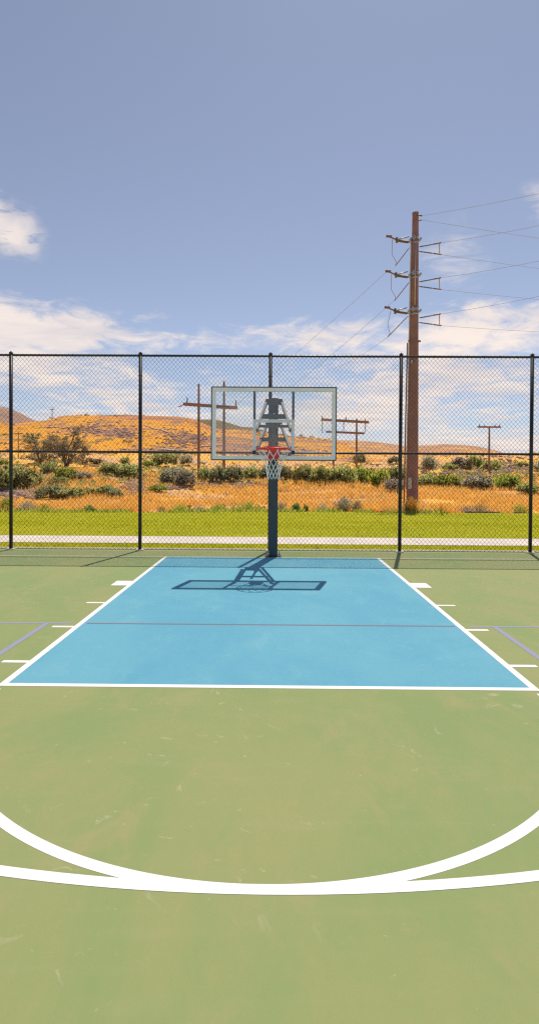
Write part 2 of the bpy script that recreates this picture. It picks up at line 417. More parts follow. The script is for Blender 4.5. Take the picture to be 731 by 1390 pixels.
# lines of the other court games
def ctp(px, py):
    r = ray(px, py); tt = -cam_loc.z/r.z; p = cam_loc + r*tt; return (p.x, p.y)
yl = ctp(50, 845.6)[1]
def strip(a, b, w):
    a, b = Vector(a), Vector(b); d = (b-a).normalized(); n = Vector((-d.y, d.x))*w/2
    return [tuple(a-n), tuple(b-n), tuple(b+n), tuple(a+n)]
flat('game_line', [rect(-6.4, ctp(98, 846)[0], yl-.018, yl+.018)], .0009, M_lav, 'lavender line across the green left of the key')
flat('game_line', [rect(ctp(636, 849.5)[0], 6.4, yl-.018, yl+.018)], .0009, M_lav, 'lavender line across the green right of the key')
flat('game_line', [rect(ctp(118, 846.5)[0], ctp(616, 850)[0], yl-.016, yl+.016)], .0015, M_red, 'thin faded red line across the blue key')
for (p, q, tx) in (((64, 846), (0, 887.5), 'left'), ((670, 850.5), (731, 893.5), 'right')):
    A = Vector(ctp(*p)); B = Vector(ctp(*q)); B = A + (B-A)*2.2
    flat('game_line', [strip(A, B, .05)], .0014, M_lav, 'slanting lavender line %s of the key' % tx)

# ------------------------------------------------------------------ chain-link fence
FY, FH, SP, X0 = .728, 3.6, 2.3767, -.0466
M_blk = simple('black_vinyl_steel', (.022, .023, .026), .38, .0, .3, 30, .05, .5)
M_wire = simple('black_vinyl_wire', (.028, .026, .026), .45, 0, .2, 40)
fence = empty('chain_link_fence', (X0, FY, 0))
tag(fence, 'tall black chain link fence with round posts across the end of the court', 'fence')
pm = MB(); n = 20
pm.tube([(0, 0, -.1), (0, 0, FH+.012)], .0325, n)
pm.tube([(0, 0, FH-.04), (0, 0, FH+.012), (0, 0, FH+.02)], .036, n)
pm.tube([(0, 0, FH+.02), (0, 0, FH+.045)], .024, n, r2=.006)
for z in (.35, .8, 1.25, 1.7, 2.2, 2.7, 3.2):
    pm.tube([(0, 0, z-.004), (0, 0, z+.004)], .0355, n)
NP = 5
for i in range(-NP, NP+1):
    if i == -NP: p0 = pm.build('post', M_blk, fence, True); q = p0
    else: q = p0.copy(); col.objects.link(q); q.parent = fence
    q.location = (i*SP, 0, 0)
    MB().tube([(0, 0, 0), (0, 0, .02)], .075, 20).build('footing', M_curb, q).location = (0, 0, .001)
xr = NP*SP
MB().tube([(-xr, 0, FH-.03), (xr, 0, FH-.03)], .021, 12).build('top_rail', M_blk, fence, True)
MB().tube([(-xr, 0, 1.805), (xr, 0, 1.805)], .021, 12).build('middle_rail', M_blk, fence, True)
# small ties that hold the mesh to the rails
tm = MB()
for i in range(int(2*xr/.3)):
    x = -xr + .15 + i*.3
    for z in (FH-.03, 1.805):
        tm.tube([(x+.003*k, .0245*math.cos(a)*1.0 - .004, z+.0265*math.sin(a)) for k, a in enumerate(np.linspace(0, 2*math.pi, 9)[:-1])], .0022, 4, True)
tm.build('rail_tie', M_wire, fence)['kind'] = 'stuff'
MB().tube([(-xr, -.036, .045), (xr, -.036, .045)], .0028, 5).build('tension_wire', M_wire, fence)
# one panel of woven mesh: zigzag wires side by side
PW = SP/31.0; RW = .0030
def zig(xc, flip):
    pts = []; zlo, zhi = .03, FH+.012; hgt = PW*1.10/2; k = int((zhi-zlo)/hgt)
    for j in range(k+1):
        s = 1 if (j + flip) % 2 else -1
        pts.append((xc + s*(PW/4+.0012), -.040 + s*.0022*(1 if flip else -1), zlo + j*hgt))
    # the twisted barb at the top
    e = pts[-1]; pts.append((e[0]+ (.006 if flip else -.006), e[1], e[2]+.017))
    return pts
mw = MB()
for k in range(31*2):
    xc = -SP/2 + PW*(k/2+.25) 
    pts = [Vector(p) for p in zig(xc, k % 2)]
    mw.tube(pts, RW, 4, cap=False)
for i in range(-NP, NP):
    if i == -NP: w0 = mw.build('mesh_panel', M_wire, fence); q = w0
    else: q = w0.copy(); col.objects.link(q); q.parent = fence
    q.location = ((i+.5)*SP, 0, 0)

# ------------------------------------------------------------------ basketball hoop
M_post = simple('dark_teal_paint', (.015, .042, .062), .34, 0, .2, 14, .04, .6)
M_arm = simple('grey_arm_paint', (.10, .10, .11), .7, .0, .15, 12, .05)
M_strut = simple('dark_grey_paint', (.07, .075, .08), .45, 0, .15, 12)
M_frame = simple('white_frame_paint', (.90, .89, .88), .4, 0, .06, 12)
M_edge = simple('dark_edge_trim', (.035, .055, .07), .5, 0, .15, 12)
M_target = simple('pale_blue_grey_paint', (.74, .79, .81), .45, 0, .08, 12)
M_redp = simple('red_rim_enamel', (.80, .035, .028), .35, 0, .12, 20)
M_net = simple('white_net_cord', (.88, .87, .84), .85, 0, .1, 60)
M_bolt = simple('dark_bolt_steel', (.06, .06, .065), .4, .7, .2, 60)
M_galv = simple('galvanised_steel', (.38, .39, .41), .4, .7, .15, 30)
mg = bpy.data.materials.new('clear_glass'); mg.use_nodes = True; t = NT(mg.node_tree)
t.n.remove(t.n['Principled BSDF']); out = t.n['Material Output']
tr = t.new('ShaderNodeBsdfTransparent'); tr.inputs[0].default_value = (.955, .965, .965, 1)
gl = t.new('ShaderNodeBsdfGlossy'); gl.inputs['Roughness'].default_value = .03
df = t.new('ShaderNodeBsdfDiffuse'); df.inputs[0].default_value = (.7, .7, .7, 1)
tcg = t.new('ShaderNodeTexCoord').outputs['Object']
dust = t.ramp(t.noise(tcg, 3, 6, .7), .3, .8)
ms = t.new('ShaderNodeMixShader'); geo = t.new('ShaderNodeNewGeometry'); dp = t.new('ShaderNodeVectorMath', operation='DOT_PRODUCT'); t.link(geo.outputs['Normal'], dp.inputs[0]); t.link(geo.outputs['Incoming'], dp.inputs[1])
frs = t.math('MULTIPLY_ADD', t.math('POWER', t.math('SUBTRACT', 1.0, t.math('ABSOLUTE', dp.outputs['Value'])), 5), .96, .04)
t.link(frs, ms.inputs[0]); t.link(tr.outputs[0], ms.inputs[1]); t.link(gl.outputs[0], ms.inputs[2])
ms2 = t.new('ShaderNodeMixShader'); t.link(t.math('MULTIPLY_ADD', dust, .03, .015), ms2.inputs[0]); t.link(ms.outputs[0], ms2.inputs[1]); t.link(df.outputs[0], ms2.inputs[2])
t.link(ms2.outputs[0], out.inputs[0])

HX = .022
hoop = empty('basketball_hoop', (HX, .12, 0))
tag(hoop, 'basketball hoop with clear backboard, red rim and white net on a dark square post', 'basketball hoop')
TOPZ = 2.72
MB().cbox(-.075, .075, -.075, .073, .012, TOPZ, .012).build('post', M_post, hoop)
bp = MB().cbox(-.14, .14, -.13, .13, .001, .014, .004).build('base_plate', M_bolt, hoop)
for sx in (-1, 1):
    for sy in (-1, 1):
        MB().tube([(sx*.108, sy*.10, .014), (sx*.108, sy*.10, .075)], .009, 8).tube([(sx*.108, sy*.10, .014), (sx*.108, sy*.10, .032)], .019, 6).build('bolt', M_galv, bp)
BF = -1.435   # board glass plane, relative to the hoop empty (world y about -1.315)
# glass and border
zb, zt, hw = 1.628, 2.700, .914
MB().box(-hw+.02, hw-.02, BF-.005, BF+.005, zb+.02, zt-.02).build('glass_pane', mg, hoop)
def ringframe(x0, x1, z0, z1, w, y0, y1):
    mb = MB(); mb.cbox(x0, x1, y0, y1, z1-w, z1, .003); mb.cbox(x0, x1, y0, y1, z0, z0+w, .003)
    mb.cbox(x0, x0+w, y0, y1, z0+w+.0005, z1-w-.0005, .003); mb.cbox(x1-w, x1, y0, y1, z0+w+.0005, z1-w-.0005, .003); return mb
bf = ringframe(-hw+.010, hw-.010, zb+.010, zt-.010, .052, BF-.012, BF+.055).build('backboard_frame', M_frame, hoop)
ringframe(-hw-.004, hw+.004, zb-.004, zt+.004, .0135, BF-.016, BF+.062).build('edge_trim', M_edge, bf)
# target square on the glass face
tg = MB(); tz0, tz1, tx = zb+.062, 2.226, .303; wt = .046; yy0, yy1 = BF-.0085, BF-.0055
tg.box(-tx, tx, yy0, yy1, tz1-wt, tz1); tg.box(-tx, -tx+wt, yy0, yy1, tz0, tz1-wt-.0005); tg.box(tx-wt, tx, yy0, yy1, tz0, tz1-wt-.0005)
tg.build('target_square', M_target, hoop)
for s in (-1, 1):
    st = MB().cbox(s*.284-.018, s*.284+.018, BF+.010, BF+.048, zb+.063, zt-.063, .003).build('rear_strut', M_strut, hoop)
    MB().tube([(s*.284, BF-.030, 1.742), (s*.284, BF-.009, 1.742)], .030, 12).tube([(s*.284, BF-.045, 1.742), (s*.284, BF-.03, 1.742)], .014, 6).build('bolt', M_bolt, st)
# mounting bracket bars between the struts behind the glass
MB().cbox(-.265, .265, BF+.012, BF+.045, 1.70, 1.735, .003).build('bracket_bar', M_strut, hoop)
# parallelogram arms
def arm(s, xa, za, xb, zbb, y0=-.02):
    mb = MB(); mb.bar((s*xa, y0, za), (s*xb, BF+.075, zbb), .036, .05, ext=.015)
    o = mb.build('arm', M_arm, hoop)
    for (x, y, z) in ((s*xa, y0, za), (s*xb, BF+.075, zbb)):
        MB().tube([(x-.034, y, z), (x+.034, y, z)], .013, 8).build('pivot_bolt', M_bolt, o)
    return o
for s in (-1, 1):
    arm(s, .125, 2.665, .252, 2.075)
    arm(s, .115, 2.28, .243, 1.80)
    for z_ in (2.03, 1.76): MB().cbox(s*.262-.012, s*.262+.012, BF+.05, BF+.12, z_, z_+.08, .003).build('arm_bracket', M_arm, hoop)
def lerp(a, b, k): return a+(b-a)*k
for (xa, za, xb, zbb, kk, h) in ((.125, 2.665, .252, 2.075, .56, .075), (.115, 2.28, .243, 1.80, .66, .065), (.125, 2.665, .252, 2.075, .88, .04)):
    x = lerp(xa, xb, kk); z = lerp(za, zbb, kk); y = lerp(-.02, BF+.075, kk)
    MB().cbox(-x+.019, x-.019, y-.02, y+.02, z-h/2, z+h/2, .003).build('crossbar', M_arm, hoop)
MB().cbox(-.145, .145, -.10, -.078, 2.60, 2.70, .004).build('pivot_plate', M_arm, hoop); MB().cbox(-.14, .14, -.10, -.078, 2.24, 2.31, .004).build('pivot_plate', M_arm, hoop)
# height adjusting strut from the post to the lower arms
MB().tube([(0, -.09, 1.62), (0, -.55, 2.03)], .03, 14).tube([(0, -.3, 1.807), (0, -.92, 2.36)], .018, 12).build('adjusting_strut', M_arm, hoop, True)
# rim
RZ = 1.785; RYc = BF-.15-.2286
rim = MB().tube([(.2286*math.cos(a), RYc+.2286*math.sin(a), RZ) for a in np.linspace(0, 2*math.pi, 49)[:-1]], .0098, 10, True).build('rim', M_redp, hoop, True)
mbk = MB().cbox(-.095, .095, BF-.024, BF-.0165, 1.642, 1.835, .003)
mbk.add([(-.088, BF-.024, 1.66), (.088, BF-.024, 1.66), (.088, BF-.024, 1.81), (-.088, BF-.024, 1.81),
         (-.062, BF-.165, 1.745), (.062, BF-.165, 1.745), (.062, BF-.165, 1.80), (-.062, BF-.165, 1.80)],
        [(3, 2, 1, 0), (4, 5, 6, 7), (0, 1, 5, 4), (1, 2, 6, 5), (2, 3, 7, 6), (3, 0, 4, 7)])
for s in (-1, 1): mbk.tube([(s*.08, BF-.03, 1.79), (s*.12, BF-.12, RZ), (s*.165, RYc+.165, RZ)], .008, 8)
mbk.build('rim_bracket', M_redp, rim)
for s in (-1, 1):
    for z in (1.67, 1.81): MB().tube([(s*.075, BF-.031, z), (s*.075, BF-.024, z)], .009, 6).build('bolt', M_galv, rim)
for k in range(12):
    hk = MB()
    a = 2*math.pi*(k+.5)/12; x, y = .2286*math.cos(a), RYc+.2286*math.sin(a)
    hk.tube([(x-.008, y, RZ-.008), (x-.007, y, RZ-.024), (x, y, RZ-.03), (x+.007, y, RZ-.024), (x+.008, y, RZ-.008)], .0028, 6); hk.build('net_hook', M_redp, rim)

# net: 12 loops, 6 rows of diamonds
nt = MB(); rows = [(RZ-.028, .222), (RZ-.115, .185), (RZ-.19, .145), (RZ-.255, .115), (RZ-.315, .098), (RZ-.375, .094), (RZ-.43, .10)]
def npnt(r, k):
    z, rad = rows[r]; a = 2*math.pi*(k + .5*((r+1) % 2))/12
    j = .006*math.sin(k*5.1+r*2.3)
    return Vector((math.cos(a)*(rad+j), RYc+math.sin(a)*(rad+j), z + .008*math.sin(k*3.7+r*1.9)))
for r in range(6):
    for k in range(12):
        a = npnt(r, k); 
        for kk in ((k, (k+1)) if r % 2 == 0 else (k, k-1)):
            b_ = npnt(r+1, kk % 12); mid = (a+b_)/2 + Vector((0, 0, -.010)) + (Vector((a.x+b_.x, a.y+b_.y-2*RYc, 0))*-.025)
            nt.tube([a, mid, b_], .0036 if r else .0042, 5)
        nt.tube([a+Vector((0, 0, .007)), a-Vector((0, 0, .008))], .0068, 6)
nt.build('net', M_net, hoop, True)

# ------------------------------------------------------------------ foliage
def leaf_mat(name, c1, c2, c3):
    m, t, b = mat(name, .9, 0, .06)
    oi = t.new('ShaderNodeObjectInfo').outputs['Random']; tc = t.new('ShaderNodeTexCoord').outputs['Object']
    g = t.new('ShaderNodeNewGeometry').outputs['Random Per Island']
    a = t.noise(tc, 1.3, 4, .6)
    k = t.mix(t.ramp(a, .4, .6), c1, c2); k = t.mix(t.math('MULTIPLY', g, .65), k, c3)
    hsv = t.new('ShaderNodeHueSaturation'); t.link(k, hsv.inputs['Color'])
    t.link(t.math('MULTIPLY_ADD', oi, .36, .82), hsv.inputs['Value']); t.link(t.math('MULTIPLY_ADD', oi, .03, .485), hsv.inputs['Hue'])
    t.link(hsv.outputs[0], b.inputs['Base Color'])
    tl = t.new('ShaderNodeBsdfTranslucent'); t.link(hsv.outputs[0], tl.inputs[0]); mx = t.new('ShaderNodeMixShader'); mx.inputs[0].default_value = .5
    t.link(b.outputs[0], mx.inputs[1]); t.link(tl.outputs[0], mx.inputs[2]); t.link(mx.outputs[0], t.n['Material Output'].inputs[0]); return m
M_oak = leaf_mat('olive_leaves', (.48, .38, .19), (.56, .44, .23), (.36, .31, .16))
M_gr = leaf_mat('green_shrub_leaves', (.56, .56, .18), (.68, .64, .24), (.43, .46, .14))
M_brt = leaf_mat('bright_shrub_leaves', (.52, .58, .08), (.62, .62, .11), (.40, .48, .07))
M_sage = leaf_mat('sage_leaves', (.62, .56, .36), (.70, .62, .42), (.42, .40, .25))
M_dk = leaf_mat('dark_shrub_leaves', (.42, .41, .20), (.50, .47, .23), (.30, .31, .15))
M_pale = leaf_mat('pale_dry_twigs', (.62, .49, .37), (.68, .56, .42), (.48, .38, .28))
M_dry = leaf_mat('dry_grass_straw', (.95, .55, .08), (.92, .46, .07), (.95, .66, .22))
M_dock = leaf_mat('red_brown_seed_heads', (.16, .035, .02), (.12, .03, .018), (.2, .05, .03))
M_bark = simple('grey_brown_bark', (.17, .12, .085), .9, 0, .3, 6, .6)

def leaves(P, size, flat_=0, asp=1.7):
    n = len(P); a = rng.normal(size=(n, 3)); a[:, 2] *= (1-flat_*.6); a /= np.linalg.norm(a, axis=1)[:, None]
    b_ = rng.normal(size=(n, 3)); b_ -= (b_*a).sum(1)[:, None]*a; b_ /= np.linalg.norm(b_, axis=1)[:, None]
    s = size*(.55+.9*rng.random(n))[:, None]
    V = np.stack([P-a*s*asp/2, P+b_*s/2*.8, P+a*s*asp/2, P-b_*s/2*.8], 1).reshape(-1, 3)
    Fc = np.arange(n*4).reshape(-1, 4); return V, Fc
def soft(o, c, up=1.0, out=.22, nz=.38):
    me = o.data if hasattr(o, 'data') else o; n = len(me.vertices); co = np.empty(n*3, np.float32); me.vertices.foreach_get('co', co); co = co.reshape(-1, 3)
    d = co - np.asarray(c); d /= (np.linalg.norm(d, axis=1)[:, None]+1e-6)
    q = rng.normal(0, nz, (n//4, 3)).repeat(4, 0); N_ = d*out + q; N_[:, 2] += up; N_ /= np.linalg.norm(N_, axis=1)[:, None]
    me.polygons.foreach_set('use_smooth', [True]*len(me.polygons)); me.normals_split_custom_set_from_vertices(N_.tolist()); return o
def lobes(n, nl, seed, low=.18, spread=.62):
    r = np.random.default_rng(seed); out = []
    for i in range(nl):
        th = r.random()*6.28; rr = spread*math.sqrt(r.random()); c = np.array([math.cos(th)*rr, math.sin(th)*rr, low + (.72-rr*.45-low)*(.35+.65*r.random())])
        rad = (.13+.17*r.random()) if nl > 26 or nl == 22 else .22+.2*r.random(); k = int(n/nl)
        p = r.normal(size=(k, 3)); p /= np.linalg.norm(p, axis=1)[:, None]
        p *= (rad*(.45+.55*r.random(k)**.45))[:, None]; p[:, 2] *= .8
        out.append(p + c)
    P = np.concatenate(out); k = r.random(len(P)) < .10; P[k] *= (1.08+.28*r.random(k.sum()))[:, None]; P[:, 2] = np.abs(P[:, 2]); return P
def bush_mesh(name, n, nl, seed, size, m, stems=True):
    V, Fc = leaves(lobes(n, nl, seed), size); o = npmesh(name, V, Fc, m); return o
PROT = {}
def proto(kind):
    if kind in PROT: return PROT[kind]
    spec = {'mound': (2100, 34, .085), 'loose': (1200, 22, .095), 'round': (2600, 26, .06), 'tuft': (500, 5, .10)}[kind]
    lst = []
    for s in range(3):
        V, Fc = leaves(lobes(spec[0], spec[1], 31+s*7+hash_(kind), .12 if kind != 'round' else .3, .62 if kind != 'round' else .45), spec[2])
        me = bpy.data.meshes.new(kind+'_leaves'); V = V.astype(np.float32)
        me.vertices.add(len(V)); me.vertices.foreach_set('co', V.ravel()); me.loops.add(Fc.size); me.loops.foreach_set('vertex_index', Fc.ravel().astype(np.int32))
        me.polygons.add(len(Fc)); me.polygons.foreach_set('loop_start', np.arange(0, Fc.size, 4, dtype=np.int32)); me.update(calc_edges=True); soft(me, (0, 0, .1))
        me.materials.append(M_gr); lst.append(me)
    PROT[kind] = lst; return lst
def hash_(s): return sum(ord(c)*(i+1) for i, c in enumerate(s)) % 97
_bi = [0]
def shrub(x0, x1, ytop, ybase, m, kind, label, name='shrub', group='shrubs on the dry slope', cat='shrub', deep=1.0, d=None):
    _bi[0] += 1
    p = hit((x0+x1)/2, ybase) if d is None else None
    if d is not None:
        q = at((x0+x1)/2, ybase, d-9.56); p = Vector((q.x, q.y, float(ground(q.x, q.y))))
    if p is None: print('MISS', label); return
    dist = p.y + 9.56; w = (x1-x0)/F*dist; h = (ybase-ytop)/F*dist
    me = proto(kind)[_bi[0] % 3]
    o = bpy.data.objects.new(name, me); col.objects.link(o)
    o.location = p - Vector((0, 0, .06*h)); o.rotation_euler.z = _bi[0]*1.7
    o.scale = (w/1.42, w/1.42*deep, h/.88)
    if deep != 1.0: o.rotation_euler.z = 0
    o.material_slots[0].link = 'OBJECT'; o.material_slots[0].material = m
    tag(o, label, cat, group); return o

SH = [
 (-22, 24, 623, 665, M_gr, 'mound', 'large grey green shrub mound at the left edge beside the leftmost fence post'),
 (10, 54, 625, 661, M_gr, 'mound', 'large grey green shrub mound just right of the leftmost fence post'),
 (-4, 12, 620, 634, M_brt, 'loose', 'small bright green shrub at the left edge above the large mounds'),
 (55, 82, 624, 645, M_gr, 'mound', 'spreading green shrub below the big trees on the left'),
 (76, 106, 631, 650, M_brt, 'mound', 'low yellow green shrub spilling down right of the big trees'),
 (98, 126, 638, 652, M_sage, 'loose', 'thin grey green shrub on the slope beside the rail wall'),
 (70, 92, 645, 658, M_gr, 'mound', 'small dark green shrub alone on the orange slope'),
 (50, 88, 655, 676, M_dk, 'mound', 'dark green low shrub at the left end of the lower row'),
 (78, 116, 659, 676, M_gr, 'mound', 'green low shrub in the middle of the lower row'),
 (112, 134, 661, 672, M_gr, 'mound', 'thin low shrub joining the lower row on the slope'),
 (130, 156, 655, 672, M_gr, 'mound', 'rounded green shrub near the right end of the lower row'),
 (146, 168, 660, 676, M_dk, 'loose', 'ragged shrub at the right end of the lower row'),
 (134, 166, 624, 645, M_gr, 'mound', 'dark green shrub left of the second fence post on the slope'),
 (156, 192, 626, 648, M_gr, 'mound', 'wide green shrub directly behind the second fence post'),
 (163, 178, 617, 632, M_gr, 'loose', 'upright green shrub poking above the wide one near the second post'),
 (110, 140, 620, 630, M_oak, 'loose', 'olive brush on the slope right of the big trees'),
 (194, 210, 623, 634, M_brt, 'mound', 'bright green shrub right of the second fence post'),
 (207, 240, 610, 634, M_gr, 'loose', 'tall green shrub rising over the grey sage clump'),
 (216, 250, 629, 656, M_sage, 'mound', 'grey green sage clump left of the tall wooden pole'),
 (238, 266, 631, 661, M_sage, 'mound', 'big grey green sage clump against the left wooden pole'),
 (242, 262, 614, 632, M_sage, 'loose', 'small sage shrub on the slope above the big sage clumps'),
 (203, 227, 656, 667, M_brt, 'mound', 'low bright green shrub on bare soil below the sage'),
 (268, 287, 630, 653, M_gr, 'mound', 'green shrub between the two left wooden poles'),
 (284, 306, 627, 656, M_dk, 'mound', 'dark grey green shrub directly left of the second wooden pole'),
 (304, 330, 628, 654, M_dk, 'mound', 'dark shrub right of the second wooden pole'),
 (326, 350, 629, 652, M_gr, 'mound', 'green shrub left of the hoop post'),
 (348, 371, 628, 652, M_dk, 'mound', 'dark shrub just left of the hoop post below the net'),
 (372, 398, 627, 652, M_dk, 'mound', 'dark shrub just right of the hoop post below the net'),
 (394, 428, 626, 656, M_gr, 'mound', 'broad green shrub right of the hoop post'),
 (420, 452, 628, 656, M_gr, 'mound', 'broad green shrub left of the right wooden pole pair'),
 (448, 482, 627, 657, M_gr, 'mound', 'broad green shrub between the right wooden pole pair'),
 (478, 506, 629, 655, M_brt, 'mound', 'light green shrub right of the right wooden pole pair'),
 (500, 530, 630, 662, M_brt, 'loose', 'light green leaning shrub beside the dry grey bush'),
 (524, 552, 628, 656, M_gr, 'mound', 'green shrub behind the fourth fence post'),
 (478, 496, 612, 630, M_dk, 'loose', 'small dark shrub on the slope right of the taller right pole'),
 (526, 542, 617, 630, M_dk, 'loose', 'small dark shrub on the slope left of the steel pole'),
 (520, 552, 648, 668, M_pale, 'round', 'round pale grey dry bush at the left foot of the steel pole'),
 (570, 595, 617, 642, M_sage, 'round', 'grey sage bush right of the steel pole'),
 (566, 596, 640, 660, M_gr, 'mound', 'green shrub at the right foot of the steel pole'),
 (590, 624, 640, 662, M_brt, 'mound', 'yellow green spreading shrub below the grey sage bush'),
 (598, 620, 629, 638, M_gr, 'mound', 'low green shrub on the golden slope right of the sage bush'),
 (632, 654, 613, 636, M_gr, 'loose', 'green brush left of the single wooden pole'),
 (655, 680, 622, 638, M_gr, 'loose', 'green brush right of the single wooden pole'),
 (612, 640, 618, 636, M_pale, 'loose', 'pale twiggy brush on the right slope'),
 (668, 704, 640, 664, M_brt, 'mound', 'yellow green shrub left of the rightmost fence post'),
 (626, 668, 642, 664, M_sage, 'mound', 'olive grey shrub below the single wooden pole'),
 (700, 728, 652, 670, M_gr, 'mound', 'low green shrub behind the rightmost fence post'),
 (700, 716, 626, 633, M_gr, 'mound', 'tiny dark green shrub on the far plain near the rightmost post'),
 (722, 745, 622, 640, M_sage, 'loose', 'grey sage bush at the right edge of the plain'),
]
for (a, b_, yt, yb, m_, kd, lb) in SH: shrub(a, b_, yt, yb, m_, kd, lb)

# trees on the left
def tree(name, label, x0, x1, yt, yb, m_, seed, tx):
    p = hit((x0+x1)/2 if tx is None else tx, yb); dist = p.y+9.56; H = (yb-yt)/F*dist; Wd = (x1-x0)/F*dist
    e = empty(name, p - Vector((0, 0, .1))); tag(e, label, 'tree', 'trees on the dry slope'); r = random.Random(seed)
    cx = ((x0+x1)/2 - (tx or (x0+x1)/2))/F*dist
    mb = MB(); tips = []
    for k in range(7):
        a = 6.28*k/7 + r.random()*.5; l = Wd*.42*(.4+.6*r.random()); hz_ = H*(.42+.42*r.random())
        b0 = Vector((r.uniform(-.15, .15), r.uniform(-.15, .15), 0)); e1 = Vector((cx*.9+math.cos(a)*l, math.sin(a)*l, hz_))
        m1 = b0.lerp(e1, .45) + Vector((r.uniform(-.2, .2), r.uniform(-.2, .2), H*.08))
        mb.tube([b0, b0.lerp(m1, .5)+Vector((0, 0, .1)), m1, m1.lerp(e1, .6)+Vector((.1, .1, .1)), e1], H*.022, 7, r2=H*.007)
        for j in range(3):
            ee = e1 + Vector((r.uniform(-1, 1)*Wd*.12, r.uniform(-1, 1)*Wd*.12, r.uniform(-.02, .12)*H)); mb.tube([m1.lerp(e1, .5), m1.lerp(e1, .8)+Vector((0, 0, .1)), ee], H*.010, 5, r2=H*.003); tips.append(ee)
        tips.append(e1)
    mb.build('trunk', M_bark, e, True)
    P = []
    rr = np.random.default_rng(seed)
    for k in range(80):
        if k < len(tips): c = np.array(tips[k])
        else:
            a = rr.random()*6.28; q = rr.random()**.5*.46; c = np.array([cx+math.cos(a)*q*Wd, math.sin(a)*q*Wd, H*(.10+.84*rr.random()*(1-q*.8))])
        s = Wd*(.05+.10*rr.random()); pp = rr.normal(size=(120, 3)); pp /= np.linalg.norm(pp, axis=1)[:, None]
        pp *= (s*(.3+.7*rr.random(120)**.8))[:, None]; pp[:, 2] *= .7; P.append(pp+c)
    V, Fc = leaves(np.concatenate(P), Wd*.019); soft(npmesh('crown', V, Fc, m_, e), (cx, 0, H*.4))
tree('olive_tree', 'wide grey green tree with sparse crown, left one of the pair on the slope', 28, 74, 582, 631, M_oak, 3, 54)
tree('olive_tree', 'grey green tree with several dark trunks, right one of the pair on the slope', 60, 120, 579, 634, M_oak, 8, 90)

# ------------------------------------------------------------------ dry grass, weeds, rocks
def blades(P, h, w, lean=.35):
    n = len(P); a = rng.random(n)*6.283; dx = np.cos(a)*w/2; dy = np.sin(a)*w/2
    b_ = rng.random(n)*6.283; L_ = (lean*rng.random(n)*h)
    V = np.zeros((n, 3, 3)); V[:, 0] = P; V[:, 1] = P; V[:, 2] = P
    V[:, 0, 0] -= dx; V[:, 0, 1] -= dy; V[:, 1, 0] += dx; V[:, 1, 1] += dy
    V[:, 2, 0] += np.cos(b_)*L_; V[:, 2, 1] += np.sin(b_)*L_; V[:, 2, 2] += h
    V[:, :2, 2] -= .03
    return V.reshape(-1, 3), np.arange(n*3).reshape(-1, 3)
def upn(o):
    me = o.data; n = len(me.vertices); N_ = rng.normal(0, .28, (n, 3)); N_[:, 2] = 1; N_ /= np.linalg.norm(N_, axis=1)[:, None]
    me.polygons.foreach_set('use_smooth', [True]*len(me.polygons)); me.normals_split_custom_set_from_vertices(N_.tolist()); return o
def field_pts(n, y0, y1, fac=.62, pw=1.0):
    y = y0 + (y1-y0)*rng.random(n)**pw; x = (rng.random(n)*2-1)*(y+9.6)*fac; return x, y
# dry grass
x, y = field_pts(90000, 21.5, 62, .56, 1.25); keep = (y > lawn_far(x)+.1) & (fbm(x*.22+5, y*.3, 4) > -.10)
x, y = x[keep], y[keep]; n_ = len(x); g = fbm(x*.35, y*.35, 3)
V, Fc = blades(np.stack([x, y, base(x, y)], 1), (.16+.34*rng.random(n_))*(1+.6*g)*(1.0+sst((26-y)/3)*.1), .03+.0008*y)
tag(upn(npmesh('dry_grass', V, Fc, M_dry)), 'dry golden orange grass covering the field behind the lawn', 'grass', kind='stuff')
# lawn blades
x, y = field_pts(110000, 2.9, 24, .56, 1.0); keep = (y < lawn_far(x)-.0)
x, y = x[keep], y[keep]
x2 = rng.uniform(-12, 12, 26000); y2 = rng.uniform(.95, 1.64, 26000); x = np.concatenate([x, x2]); y = np.concatenate([y, y2]); n_ = len(x)
V, Fc = blades(np.stack([x, y, base(x, y)+.004], 1), .022+.025*rng.random(n_), .014+.0006*y, .9)
M_blade = leaf_mat('lawn_blades', (.50, .50, .004), (.60, .54, .006), (.40, .42, .004))
tag(upn(npmesh('lawn_grass', V, Fc, M_blade)), 'short mown grass blades of the lawn', 'grass', kind='stuff')
# green weeds along the lawn edge
x = rng.uniform(-19, 19, 15000); y = lawn_far(x) + rng.normal(.25, .55, 15000)
mid = np.exp(-((x+1.5)/5.5)**2); keep = (fbm(x*.45+2, y*.1, 3) + mid*.6 > .14); x, y = x[keep], y[keep]; n_ = len(x)
V, Fc = blades(np.stack([x, y, base(x, y)], 1), .06+.22*rng.random(n_)**1.5, .07, .7)
tag(upn(npmesh('weeds', V, Fc, M_brt)), 'ragged green weeds along the far edge of the lawn', 'weeds', kind='stuff')
